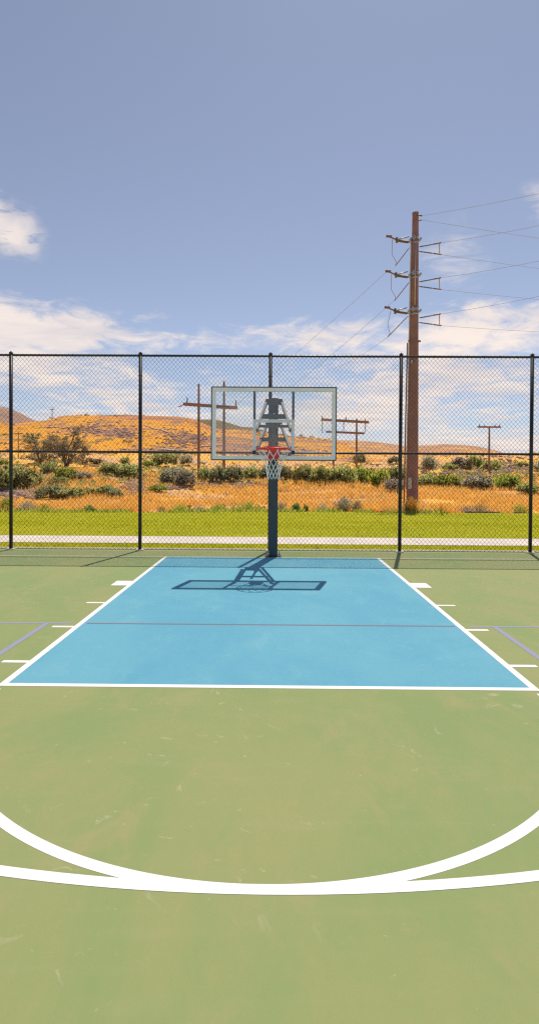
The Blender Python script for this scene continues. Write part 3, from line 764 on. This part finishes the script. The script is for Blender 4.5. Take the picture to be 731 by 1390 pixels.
# brush specks over slopes and hills
def clumps(pts, size, k, m_, name, label, cat, flatk=.75):
    P = []; S = []
    for (cx_, cy_, cz_, s) in pts:
        p = rng.normal(size=(k, 3)); p /= np.linalg.norm(p, axis=1)[:, None]; p *= (s*(.4+.6*rng.random(k)))[:, None]; p[:, 2] = np.abs(p[:, 2])*flatk
        P.append(p+np.array([cx_, cy_, cz_])); S.append(np.full(k, s*size))
    P = np.concatenate(P); S = np.concatenate(S)
    V, Fc = leaves(P, 1.0); V = V.reshape(-1, 4, 3); V = (V-P[:, None])*S[:, None, None]+P[:, None]
    return tag(soft(npmesh(name, V.reshape(-1, 3), Fc, m_), (0, 0, -500), .9, .1), label, cat, kind='stuff')
def scatter(n, y0, y1, s0, s1, thr=0, fac=.55, sd=0):
    x = []; out = []
    yy = np.exp(rng.uniform(math.log(y0), math.log(y1), n)); xx = (rng.random(n)*2-1)*(yy+9.6)*fac
    k = fbm(xx/yy*6+sd, np.log(yy)*5+sd, 4) > thr; xx, yy = xx[k], yy[k]; zg = ground(xx, yy)
    return [(a, b_, c, (s0+(s1-s0)*random.random()**2)*(.4+b_/140)) for a, b_, c in zip(xx, yy, zg)]
clumps(scatter(1500, 45, 330, .25, .8, .03, sd=3), .34, 22, M_oak, 'hillside_brush', 'olive brush dotted over the slopes and hills', 'brush')
clumps(scatter(1300, 34, 120, .18, .5, .05, sd=9), .34, 20, M_sage, 'sagebrush', 'small grey sage tufts dotted over the dry slope', 'brush')
clumps(scatter(1500, 30, 300, .2, .6, -.02, sd=17), .34, 20, M_dry, 'golden_tufts', 'golden dry tufts dotted over the slopes', 'brush')
def brush_band(n, boxes, s0, s1):
    out = []
    for (cxp, cyp, wx, wy, k) in boxes:
        for _ in range(k):
            p = hit(cxp+random.gauss(0, .5)*wx, cyp+random.gauss(0, .5)*wy)
            if p: out.append((p.x, p.y, p.z, random.uniform(s0, s1)*(.5+p.y/90)))
    return out
clumps(brush_band(0, [(470, 650, 90, 8, 190), (20, 655, 34, 9, 70), (90, 655, 50, 14, 90), (165, 645, 40, 10, 80), (235, 645, 40, 14, 90), (330, 652, 50, 6, 80), (600, 652, 40, 9, 110), (680, 652, 50, 12, 120), (640, 632, 70, 6, 90), (220, 620, 30, 6, 60), (80, 628, 50, 5, 60)], .18, .5), .36, 26, M_gr, 'low_brush', 'low grey green brush between the shrubs on the dry slope', 'brush', .6)
clumps(brush_band(0, [(460, 640, 80, 5, 60), (60, 645, 60, 14, 60), (200, 640, 60, 12, 60), (640, 645, 80, 10, 70)], .15, .4), .34, 22, M_brt, 'weedy_patches', 'fresh green weedy patches on the dry slope', 'brush', .5)
# rocks
import bmesh
def rock_mesh(seed):
    r = random.Random(seed); bm = bmesh.new(); bmesh.ops.create_icosphere(bm, subdivisions=2, radius=1)
    for v_ in bm.verts: v_.co *= r.uniform(.8, 1.12); v_.co.z *= .6
    me = bpy.data.meshes.new('rock'); bm.to_mesh(me); bm.free(); return me
ri_ = rock_mesh(1); rv = np.array([v_.co[:] for v_ in ri_.vertices]); rf = np.array([list(p.vertices) for p in ri_.polygons])
M_rock = simple('pinkish_rock', (.36, .235, .19), .9, 0, .3, 1.2, .5)
def rocks(pts, name, label, kind='stuff'):
    V = []; Fs = []; k = 0
    for (a, b_, c, s) in pts:
        th = random.random()*6.28; ca, sa = math.cos(th), math.sin(th); q = rv*np.array([s*random.uniform(.6, 1.3), s*random.uniform(.6, 1.3), s*random.uniform(.6, 1)])
        q = np.stack([q[:, 0]*ca-q[:, 1]*sa, q[:, 0]*sa+q[:, 1]*ca, q[:, 2]], 1)+np.array([a, b_, c]); V.append(q); Fs.append(rf+k); k += len(rv)
    o = npmesh(name, np.concatenate(V), np.concatenate(Fs), M_rock); tag(o, label, 'rocks', kind=kind); return o
pts = [(a, b_, c, s*.5) for a, b_, c, s in scatter(2600, 60, 320, .3, 1.3, .1, sd=25)]
# riprap patches on the embankment
for (cxp, cyp, wx, wy, n_) in ((20, 668, 34, 9, 420), (183, 658, 11, 14, 260), (235, 660, 30, 6, 160), (300, 658, 50, 4, 160), (60, 650, 12, 12, 80), (175, 590, 14, 8, 120), (250, 596, 34, 11, 420), (120, 583, 40, 8, 200), (640, 646, 50, 8, 200), (700, 634, 40, 6, 160)):
    for k in range(n_):
        p = hit(cxp+random.gauss(0, .6)*wx, cyp+random.gauss(0, .6)*wy)
        if p: pts.append((p.x, p.y, p.z, (.07+.17*random.random()**2)*(1+(p.y)/70)))
rocks(pts, 'rubble', 'pinkish brown rocks scattered over the embankment and hillside')
# flat stones on the far lawn edge
k = 0
STN = [(559, 693.5, .42, 'pink brown flat stones at the foot of the steel pole'), (586, 691.5, .4, 'long flat stone group right of the steel pole'), (598, 692.5, .22, 'small flat stone right of the steel pole at the lawn edge'),
       (611, 690.5, .3, 'flat stone at the lawn edge left of the stone row'), (661, 691, .42, 'left stone of the brown row at the lawn edge'), (672, 692, .3, 'small stone in the middle of the brown row at the lawn edge'), (686, 692.5, .45, 'broad stone of the brown row at the lawn edge'),
       (697, 693, .3, 'right end stone of the brown row at the lawn edge'), (727, 694.5, .35, 'flat stone right of the rightmost fence post'), (531, 692.5, .28, 'flat dark stone left of the fourth fence post')]
M_stone = simple('mauve_brown_stone', (.24, .14, .12), .9, 0, .3, 4, .5)
for (a, b_, s, lb) in STN:
    p = at(a, b_, 22.0); p = Vector((p.x, float(lawn_far(p.x))+.15, 0)); p.z = float(base(p.x, p.y))
    mb = MB(); r = random.Random(int(a))
    V = []; Fs = []; kk = 0
    q = rv*np.array([s, s*.55, s*.36])*(1+.12*np.sin(rv[:, :1]*7+a)); o = npmesh('flat_stone', q, rf, M_stone); o.location = p+Vector((0, 0, .03)); o.rotation_euler.z = r.uniform(-.3, .3)
    tag(o, lb, 'stone', 'stones along the lawn edge')
# leafy weeds
def leafy(px, py, w_, h_, label, m_):
    p = at(px, py, 21.5); y_ = float(lawn_far(p.x))+.25; x_ = at(px, py, y_).x; e = Vector((x_, y_, float(base(x_, y_))))
    d = y_+9.56; mb = MB(); W_ = w_/F*d/2; H_ = h_/F*d; r = random.Random(int(px))
    for k in range(46):
        a = r.random()*6.28; l = W_*(.35+.65*r.random()); zt_ = H_*(.3+.7*r.random())*(1-.4*l/W_); c = Vector((math.cos(a), math.sin(a), 0)); s_ = Vector((-c.y, c.x, 0)); wd = l*.22
        a0 = c*l*.15+Vector((0, 0, zt_*.3)); a1 = c*l*.6+Vector((0, 0, zt_)); a2 = c*l+Vector((0, 0, zt_*.75))
        mb.add([a0, a1-s_*wd, a2, a1+s_*wd], [(0, 1, 2, 3)]); mb.add([(0, 0, 0), a0+s_*.01, a0-s_*.01], [(0, 1, 2)])
    o = mb.build('broadleaf_weed', m_); o.location = e; tag(o, label, 'plant', 'leafy weeds at the lawn edge')
M_wd = leaf_mat('broad_weed_leaves', (.08, .24, .045), (.13, .30, .06), (.22, .34, .15))
leafy(121, 695, 26, 12, 'dark green broadleaf weed on the lawn edge left of the second fence post', M_wd)
leafy(402, 697, 20, 15, 'dark green broadleaf weed just right of the hoop post', M_wd)
leafy(416, 696, 10, 11, 'small leafy weed beside the bigger one right of the hoop post', M_wd)
def tuftplant(px, py, w_, h_, label, m_, name, cat, group, y_=None, n_=240):
    q = at(px, py, 21.5); y_ = float(lawn_far(q.x))+.6 if y_ is None else y_; x_ = at(px, py, y_).x; d = y_+9.56; W_ = w_/F*d/2; H_ = h_/F*d
    a = rng.random(n_)*6.28; rr = rng.random(n_)**.7
    V = np.zeros((n_, 3, 3)); bx = np.cos(a)*rr*W_*.3; by = np.sin(a)*rr*W_*.3; hh = H_*(.5+.5*rng.random(n_))*(1-.45*rr**2)
    V[:, 0] = np.stack([bx-.012*np.sin(a), by+.012*np.cos(a), 0*a], 1); V[:, 1] = np.stack([bx+.012*np.sin(a), by-.012*np.cos(a), 0*a], 1)
    V[:, 2] = np.stack([np.cos(a)*rr*W_, np.sin(a)*rr*W_, hh], 1)
    lv, lf = leaves(V[:, 2]*(.5+.5*rng.random(n_))[:, None], H_*.07)
    Fc = np.arange(n_*3).reshape(-1, 3); lf3 = np.concatenate([lf[:, :3], lf[:, [0, 2, 3]]])
    o = npmesh(name, np.concatenate([V.reshape(-1, 3), lv]), np.concatenate([Fc, lf3+n_*3]), m_)
    o.location = (x_, y_, float(base(x_, y_))-.02); tag(o, label, cat, group)
G2 = 'tall weeds at the lawn edge'
tuftplant(8, 705, 26, 24, 'yellow green tall weed clump at the left edge of the lawn', M_brt, 'tall_weed', 'weed', G2, n_=420)
tuftplant(38, 700, 40, 17, 'pale olive weed clump right of the leftmost fence post', M_sage, 'tall_weed', 'weed', G2, n_=420)
tuftplant(466, 693, 34, 24, 'tall straw and green weed clump below the right wooden poles', M_sage, 'tall_weed', 'weed', G2, n_=500)
tuftplant(484, 692, 22, 18, 'olive weed clump right of the tall straw clump', M_oak, 'tall_weed', 'weed', G2, n_=350)
tuftplant(438, 692, 26, 14, 'grey green weed clump between the broadleaf weeds and the straw clump', M_sage, 'tall_weed', 'weed', G2)
tuftplant(381, 690, 22, 16, 'grey green weed clump at the right side of the hoop post', M_sage, 'tall_weed', 'weed', G2)
tuftplant(325, 690, 30, 12, 'bright green weed clump left of the hoop post', M_brt, 'tall_weed', 'weed', G2)
tuftplant(350, 692, 20, 11, 'bright green weed clump touching the hoop post', M_brt, 'tall_weed', 'weed', G2)
tuftplant(558, 692, 24, 25, 'pale dry weeds hiding the foot of the steel pole', M_dry, 'tall_weed', 'weed', G2, n_=420)
tuftplant(551, 692, 16, 17, 'olive weeds at the left foot of the steel pole', M_oak, 'tall_weed', 'weed', G2, n_=300)
tuftplant(270, 690, 30, 11, 'olive weed clump left of centre on the lawn edge', M_sage, 'tall_weed', 'weed', G2)
tuftplant(219, 691, 24, 10, 'olive weed clump right of the second fence post', M_oak, 'tall_weed', 'weed', G2)
tuftplant(650, 690, 44, 16, 'olive dry weed clump behind the brown stones', M_oak, 'tall_weed', 'weed', G2)
for (a_, b2, w_, h_, lb_, mm_) in ((90, 696, 30, 12, 'straw coloured tuft on the lawn edge left of the broadleaf weed', M_dry), (150, 695, 34, 11, 'straw coloured tuft right of the broadleaf weed on the lawn edge', M_dry),
        (178, 694, 24, 13, 'straw tuft just left of the second fence post', M_dry), (245, 689, 34, 14, 'green tuft between the second fence post and the left wooden poles', M_brt), (296, 688, 34, 14, 'green tuft below the two left wooden poles', M_brt),
        (338, 687, 30, 16, 'tall bright green tuft behind the clumps left of the hoop post', M_brt), (508, 693, 30, 13, 'straw tuft left of the fourth fence post', M_dry), (604, 691, 36, 15, 'straw tuft right of the steel pole', M_dry),
        (632, 691, 30, 12, 'pale tuft behind the gap in the stones', M_pale), (705, 692, 34, 16, 'yellow green tuft left of the rightmost fence post', M_brt), (60, 700, 30, 13, 'yellow green tuft right of the pale olive clump', M_brt)):
    tuftplant(a_, b2, w_, h_, lb_, mm_, 'tall_weed', 'weed', G2, n_=320)
G3 = 'red brown seed stalks in the dry grass'
for (a, b_, w_, h_, lb) in ((257, 676, 9, 9, 'red brown seed stalk below the left wooden pole'), (304, 676, 5, 9, 'thin red brown seed stalk below the second wooden pole'), (316, 674, 10, 8, 'wide red brown seed stalk right of the second wooden pole'),
                        (351, 676, 8, 9, 'red brown seed stalks left of the hoop post'), (358, 676, 8, 8, 'red brown seed stalks touching the hoop post'), (413, 697, 5, 13, 'dark red seed stalk among the broadleaf weeds')):
    tuftplant(a, b_, w_, h_, lb, M_dock, 'seed_stalk', 'plant', G3, y_=(27.0 if b_ < 690 else None), n_=70)

# dirt tracks and low wall on the slopes
def ribbon(pp, wpx, name, m_, label):
    V = []; n = 0
    P = [hit(a, b_) for a, b_ in pp]
    PP = []
    for i in range(len(P)-1):
        for k in range(6): PP.append(P[i].lerp(P[i+1], k/6))
    PP.append(P[-1])
    for i, p in enumerate(PP):
        w_ = wpx/F*(p.y+9.56)*4
        for s in (-1, 0, 1): yy = p.y+s*w_; V.append((p.x, yy, float(ground(p.x, yy))+.12+p.y*.0012))
    Fc = [(i*3+j, i*3+j+1, i*3+j+4, i*3+j+3) for i in range(len(PP)-1) for j in range(2)]
    o = MB().add(V, Fc).build(name, m_, None, True); tag(o, label, kind='structure')
M_track = simple('pale_dirt', (.50, .37, .27), .95, 0, .2, .3)
ribbon([(196, 578), (212, 583), (228, 588)], .8, 'dirt_track', M_track, 'pale dirt track crossing the golden hillside')
ribbon([(215, 611), (240, 612.5), (258, 611), (275, 606), (300, 605)], .9, 'dirt_track', M_track, 'curving dirt track at the foot of the hill')

ribbon([(92, 634.5), (108, 633.5), (122, 633), (136, 633.5)], .8, 'dirt_track', M_track, 'pale strip of track below the big trees on the left')
# ------------------------------------------------------------------ poles
M_wood = simple('weathered_pole_wood', (.27, .165, .125), .85, 0, .25, 2.5, .4)
M_wood2 = simple('reddish_crossarm_wood', (.34, .18, .12), .85, 0, .2, 3, .4)
M_cor = simple('weathering_steel', (.235, .128, .132), .8, .0, .16, 1.2, .2)
M_ins = simple('grey_insulator', (.22, .20, .19), .5, 0, .2, 9)
M_wireg = simple('aluminium_wire', (.30, .30, .33), .8, .0, .1, 3)
M_rusty = simple('brown_hardware', (.17, .115, .09), .6, .3, .2, 6)
def pole_frame(label, d, poles, arms, strings, pins, name='utility_pole', r=.16, braces=()):
    Yp = d-9.56; pb = at(poles[0][0], poles[0][2], Yp); gz = float(ground(pb.x, pb.y)); org = Vector((pb.x, pb.y, gz))
    e = empty(name, org); tag(e, label, 'power pole', 'wooden power poles behind the park')
    for (xt, yt, yb) in poles:
        T = at(xt, yt, Yp); B = at(xt-.3, yb, Yp); B.z = min(B.z, float(ground(B.x, B.y)))-.3
        MB().tube([B-org, (B+T)/2-org, T-org], r*1.15, 12, r2=r*.8).build('pole', M_wood, e, True)
    for (xa, ya, xb, yb, h) in arms:
        A, B_ = at(xa, ya, Yp), at(xb, yb, Yp); 
        for s in (-1, 1): o = MB().bar(A-org+Vector((0, s*(r+.06), 0)), B_-org+Vector((0, s*(r+.06), 0)), .1, h).build('crossarm', M_wood2, e)
    for (xa, ya, yb) in strings:
        A, B_ = at(xa, ya, Yp)-org, at(xa, yb, Yp)-org; mb = MB(); n = 7
        for k in range(n):
            q = A.lerp(B_, (k+.5)/n); mb.tube([q-Vector((0, 0, .03)), q+Vector((0, 0, .04))], .12, 10, r2=.04)
        mb.tube([A, B_], .03, 6); mb.build('insulator', M_ins, e, True)
    for (xa, ya, h) in pins:
        A = at(xa, ya, Yp)-org; mb = MB().tube([A, A+Vector((0, 0, h*.5)), A+Vector((0, 0, h))], .09, 8, r2=.06); mb.build('insulator', M_ins, e, True)
    for (xa, ya, xb, yb) in braces:
        MB().tube([at(xa, ya, Yp)-org+Vector((0, -r-.1, 0)), at(xb, yb, Yp)-org+Vector((0, -r-.1, 0))], .05, 6).build('brace', M_wood2, e)
    return e
pole_frame('two wooden poles joined by a long reddish crossarm, standing left of the backboard', 68, [(269.8, 521.5, 664), (304, 519.5, 659)],
           [(249, 548.5, 322, 553.5, .34), (291, 552.5, 322, 554, .28)], [], [(254, 547, .7), (320, 553, .9), (304, 520, .3)], r=.165,
           braces=[(243, 552.5, 252, 548), (243, 552.5, 246, 552)])
pole_frame('two wooden poles with two crossarms and hanging insulators, seen right of the backboard', 72, [(483.6, 568.5, 657), (452.3, 569, 657)],
           [(435.5, 569.5, 500, 573.3, .30), (442, 586, 494, 588.3, .24)], [(437, 571, 588), (466, 572, 585), (495.3, 574, 586)],
           [(437, 569, .4), (469, 570.5, .4), (495, 572.5, .3)], r=.13)
pole_frame('single wooden pole with one short crossarm on the right, left of the rightmost fence post', 84, [(663.3, 578.5, 650)],
           [(648, 579.5, 678.5, 579.8, .22)], [], [(650, 579, .3), (657, 579, .3), (671, 579, .3), (677, 579, .3)], r=.15)
pole_frame('thin distant wooden pole on the hillside right of the leftmost fence post', 115, [(25.3, 585, 627)],
           [(20, 588.5, 31, 588.5, .16)], [], [], r=.10)
pole_frame('tiny distant pole on the skyline above the left trees', 330, [(71.2, 553, 573)], [(68, 556, 74, 556, .3)], [], [], r=.2)

# tall weathered steel transmission pole
D = 40.0; YP = D-9.56
TB = at(558.8, 690.5, YP); gz = float(base(TB.x, TB.y)); TT = at(563.3, 291.2, YP)
org = Vector((TB.x, TB.y, gz))
sp = empty('transmission_pole', org); tag(sp, 'very tall reddish brown steel power pole with three tiers of insulators', 'power pole')
def tp(px, py, dy=0): return at(px, py, YP+dy) - org
def rad(py): return (4.15 + (7.6-4.15)*(py-291)/(690-291))/F*D
mb = MB(); zs_ = [690, 560, 480, 420, 360, 291.2]
ctr = lambda py: lerp(Vector(TT-org), Vector((0, 0, 0)), (py-291.2)/(690-291.2))
k0 = [];
V = []; Fs = []; N = 12
pys = [700, 690, 600, 560, 480, 463.2, 463, 400, 340, 291.2]
for i, py in enumerate(pys):
    c = ctr(py); r_ = rad(py)*(1.03 if py > 463.1 else 1)
    for j in range(N): a = 2*math.pi*(j+.5)/N; V.append((c.x+r_*math.cos(a), c.y+r_*math.sin(a), c.z))
for i in range(len(pys)-1):
    for j in range(N): Fs.append((i*N+j, i*N+(j+1) % N, (i+1)*N+(j+1) % N, (i+1)*N+j))
Fs.append(tuple(range((len(pys)-1)*N, len(pys)*N)))
MB().add(V, Fs).build('shaft', M_cor, sp)
c = ctr(291.2); MB().tube([c, c+Vector((0, 0, .12))], rad(291)*1.08, 12).build('cap', M_cor, sp)
for py in (463, ):
    c = ctr(py); MB().tube([c-Vector((0, 0, .06)), c+Vector((0, 0, .06))], rad(py)*1.14, 16).build('band', M_cor, sp)
    MB().tube([c-Vector((rad(py)+.14, .1, .0)), c+Vector((rad(py)+.14, -.1, 0))], .07, 8).build('step_bolt', M_cor, sp)
# pale conduit down the left side
def side(py, off, dy=-.0): c = ctr(py); return Vector((c.x-rad(py)-off, c.y+dy, c.z))
MB().tube([side(322, .05), side(400, .05), side(480, .05), side(560, .05), side(664, .04)], .055, 8).build('conduit', simple('pale_conduit', (.48, .43, .42), .5, 0, .12, 2), sp, True)
MB().tube([side(465, .17), side(560, .19), side(650, .19), side(688, .19)], .05, 8).build('conduit', M_cor, sp, True)
MB().tube([ctr(332)+Vector((-.02, -rad(332)-.05, 0)), ctr(415)+Vector((-.06, -rad(415)-.05, 0))], .035, 8).build('ground_wire', simple('bare_cable', (.45, .42, .42), .5, .3, .1, 2), sp, True)
c = ctr(656); MB().cbox(c.x-rad(656)-.02, c.x-rad(656)+.22, c.y-rad(656)*.9-.16, c.y-rad(656)*.9+.02, c.z-.4, c.z+.4, .02).build('meter_box', M_galv, sp)
c = ctr(492); MB().cbox(c.x-rad(492)+.03, c.x-rad(492)+.14, c.y-rad(492)-.06, c.y-rad(492)+.08, c.z-.12, c.z+.12, .01).build('tag_plate', M_galv, sp)
def insul(a, b_, n=9, r=.075, nm='insulator', m_=None):
    a, b_ = Vector(a), Vector(b_); mb = MB(); d = (b_-a).normalized(); mb.tube([a, b_], .03, 6)
    for k in range(n):
        q = a.lerp(b_, .12+.76*(k+.5)/n); mb.tube([q-d*.03, q+d*.03], r, 8, r2=r*.55)
    return mb.build(nm, m_ or M_ins, sp, True)
for i, y0 in enumerate((321.0, 368.5, 417.5)):
    xo = (0, -1.5, -3)[i]*.75
    # hardware collar
    c = ctr(y0+3); r_ = rad(y0)
    mb = MB().tube([c-Vector((0, 0, .10)), c+Vector((0, 0, .10))], r_*1.12, 12)
    mb.tube([c-Vector((0, 0, .36)), c-Vector((0, 0, .26))], r_*1.12, 12)
    for s in (-1, 1):
        mb.bar(c+Vector((s*r_*.9, -r_-.08, -.18)), c+Vector((-s*r_*.9, -r_-.08, .14)), .06, .06)
        mb.bar(c+Vector((s*(r_+.12), -.25, -.05)), c+Vector((s*(r_+.12), .25, -.05)), .10, .12)
    mb.build('collar', M_galv, sp)
    # left post insulators and their tip
    tipn = tp(526+xo, y0-.5, -1.2); near = tp(538+xo, y0+4.5, -.6)
    MB().tube([tp(554+xo, y0, -.3), near], .045, 8).build('brace_arm', M_galv, sp, True)
    insul(tp(555.5+xo*.6, y0+8, 0), tp(536+xo, y0+5, -.7), 9, .10, 'insulator', M_rusty)
    MB().tube([near, tipn], .05, 8).tube([tipn-Vector((.12, 0, .0)), tipn+Vector((.25, 0, -.03))], .09, 8).tube([near-Vector((.0, 0, .2)), near+Vector((0, 0, .18))], .08, 8).build('end_clamp', M_rusty, sp, True)
    # right dead-ends
    for (dy1, xa, dy2, xb, sgn) in ((14.0, 568.5, 8.6, 597.5, -1), (20.2, 568, 24.5, 598, 1)):
        insul(tp(xa, y0+dy1, sgn*.2), tp(xb-10, lerp(y0+dy1, y0+dy2, .66), sgn*1.2), 8, .055, 'insulator', M_rusty)
        MB().tube([tp(xb-10, lerp(y0+dy1, y0+dy2, .66), sgn*1.2), tp(xb, y0+dy2, sgn*1.8)], .045, 6).build('end_clamp', M_rusty, sp, True)
    a, b_ = tp(595.6, y0+9, -1.75), tp(596, y0+24.5, 1.75)
    MB().tube([a, a.lerp(b_, .33)-Vector((0, 0, .15)), a.lerp(b_, .66)-Vector((0, 0, .12)), b_], .03, 6).build('jumper', M_wireg, sp, True)
    b0 = tp(536-i*1.2-(8 if i == 2 else 0), y0+(40, 40, 40)[i], 1.6)
    insul(tp(555-i*.7, y0+(15, 15, 11)[i], .2), b0, 10, .05, 'insulator', M_ins)
    a = tp(532+xo, y0+4, -1.0); q1 = a.lerp(b0, .4)+Vector((-.12, 0, -.25)); q2 = a.lerp(b0, .8)+Vector((.12, 0, -.1))
    MB().tube([a, q1, q2, b0], .02, 6).build('jumper', M_wireg, sp, True)
for (dy, px_, py_) in ((-.2, 571.5, 293), (.2, 571.5, 298.4)):
    MB().tube([ctr(py_)+Vector((.1, dy, 0)), tp(px_, py_, dy*3)], .05, 8).build('wire_clamp', M_rusty, sp, True)

def wire(a, b_, label, sag, r=.0115, far=None):
    pts = [a.lerp(b_, k/24) - Vector((0, 0, 4*sag*(k/24)*(1-k/24))) for k in range(25)]
    o = MB().tube(pts, r, 5).build('power_line', M_wireg, None, True); tag(o, label, 'power line', 'overhead power lines on the steel pole'); return o
def W(x0, y0, dy0, x1, y1, Y1, label, sag=.15):
    # carry the line on beyond the frame
    a = at(x0, y0, YP+dy0); k = 2.0; x2, y2 = x0+(x1-x0)*k, y0+(y1-y0)*k
    b_ = at(x2, y2, Y1); wire(a, b_, label, sag)
W(571.5, 293, -.6, 731, 259.5, YP-9, 'upper of two wires leaving the very top of the steel pole, rising right')
W(571.5, 298.4, .6, 731, 321, YP+12, 'lower of two wires leaving the very top of the steel pole, falling right')
tn = ('top', 'middle', 'lowest')
RT = [((597.5, 329.6), (731, 303)), ((598, 345.5), (731, 362)), ((597.5, 377.1), (731, 351)), ((598, 393), (731, 404)), ((597.5, 426.1), (731, 399)), ((598, 442), (731, 448))]
for i in range(3):
    a, b_ = RT[2*i]; W(a[0], a[1], -1.8, b_[0], b_[1], YP-9, 'wire rising to the right from the %s insulator tier of the steel pole' % tn[i])
    a, b_ = RT[2*i+1]; W(a[0], a[1], 1.8, b_[0], b_[1], YP+12, 'wire falling gently to the right from the %s insulator tier of the steel pole' % tn[i])
for i, (a, b_) in enumerate((((526-.9+0, 368), (400, 477)), ((536-2, 408), (455, 473)), ((525.6, 457.5), (497, 474)))):
    a3 = at(a[0], a[1], YP+1.6); k = 2.6 if i == 2 else 2.0; b3 = at(a[0]+(b_[0]-a[0])*k, a[1]+(b_[1]-a[1])*k, YP+30); wire(a3, b3, 'wire running down to the left from the %s insulator tier of the steel pole' % tn[i], .3)
# jumper link for the top left wire
# ------------------------------------------------------------------ colour management / render
scene.view_settings.view_transform = 'Standard'; scene.view_settings.look = 'None'
scene.view_settings.exposure = 0.0; scene.view_settings.gamma = 1; scene.view_settings.use_curve_mapping = False
scene.cycles.max_bounces = 6; scene.cycles.transparent_max_bounces = 12; scene.cycles.use_denoising = False
scene.cycles.pixel_filter_type = 'BLACKMAN_HARRIS'; scene.cycles.filter_width = 1.3
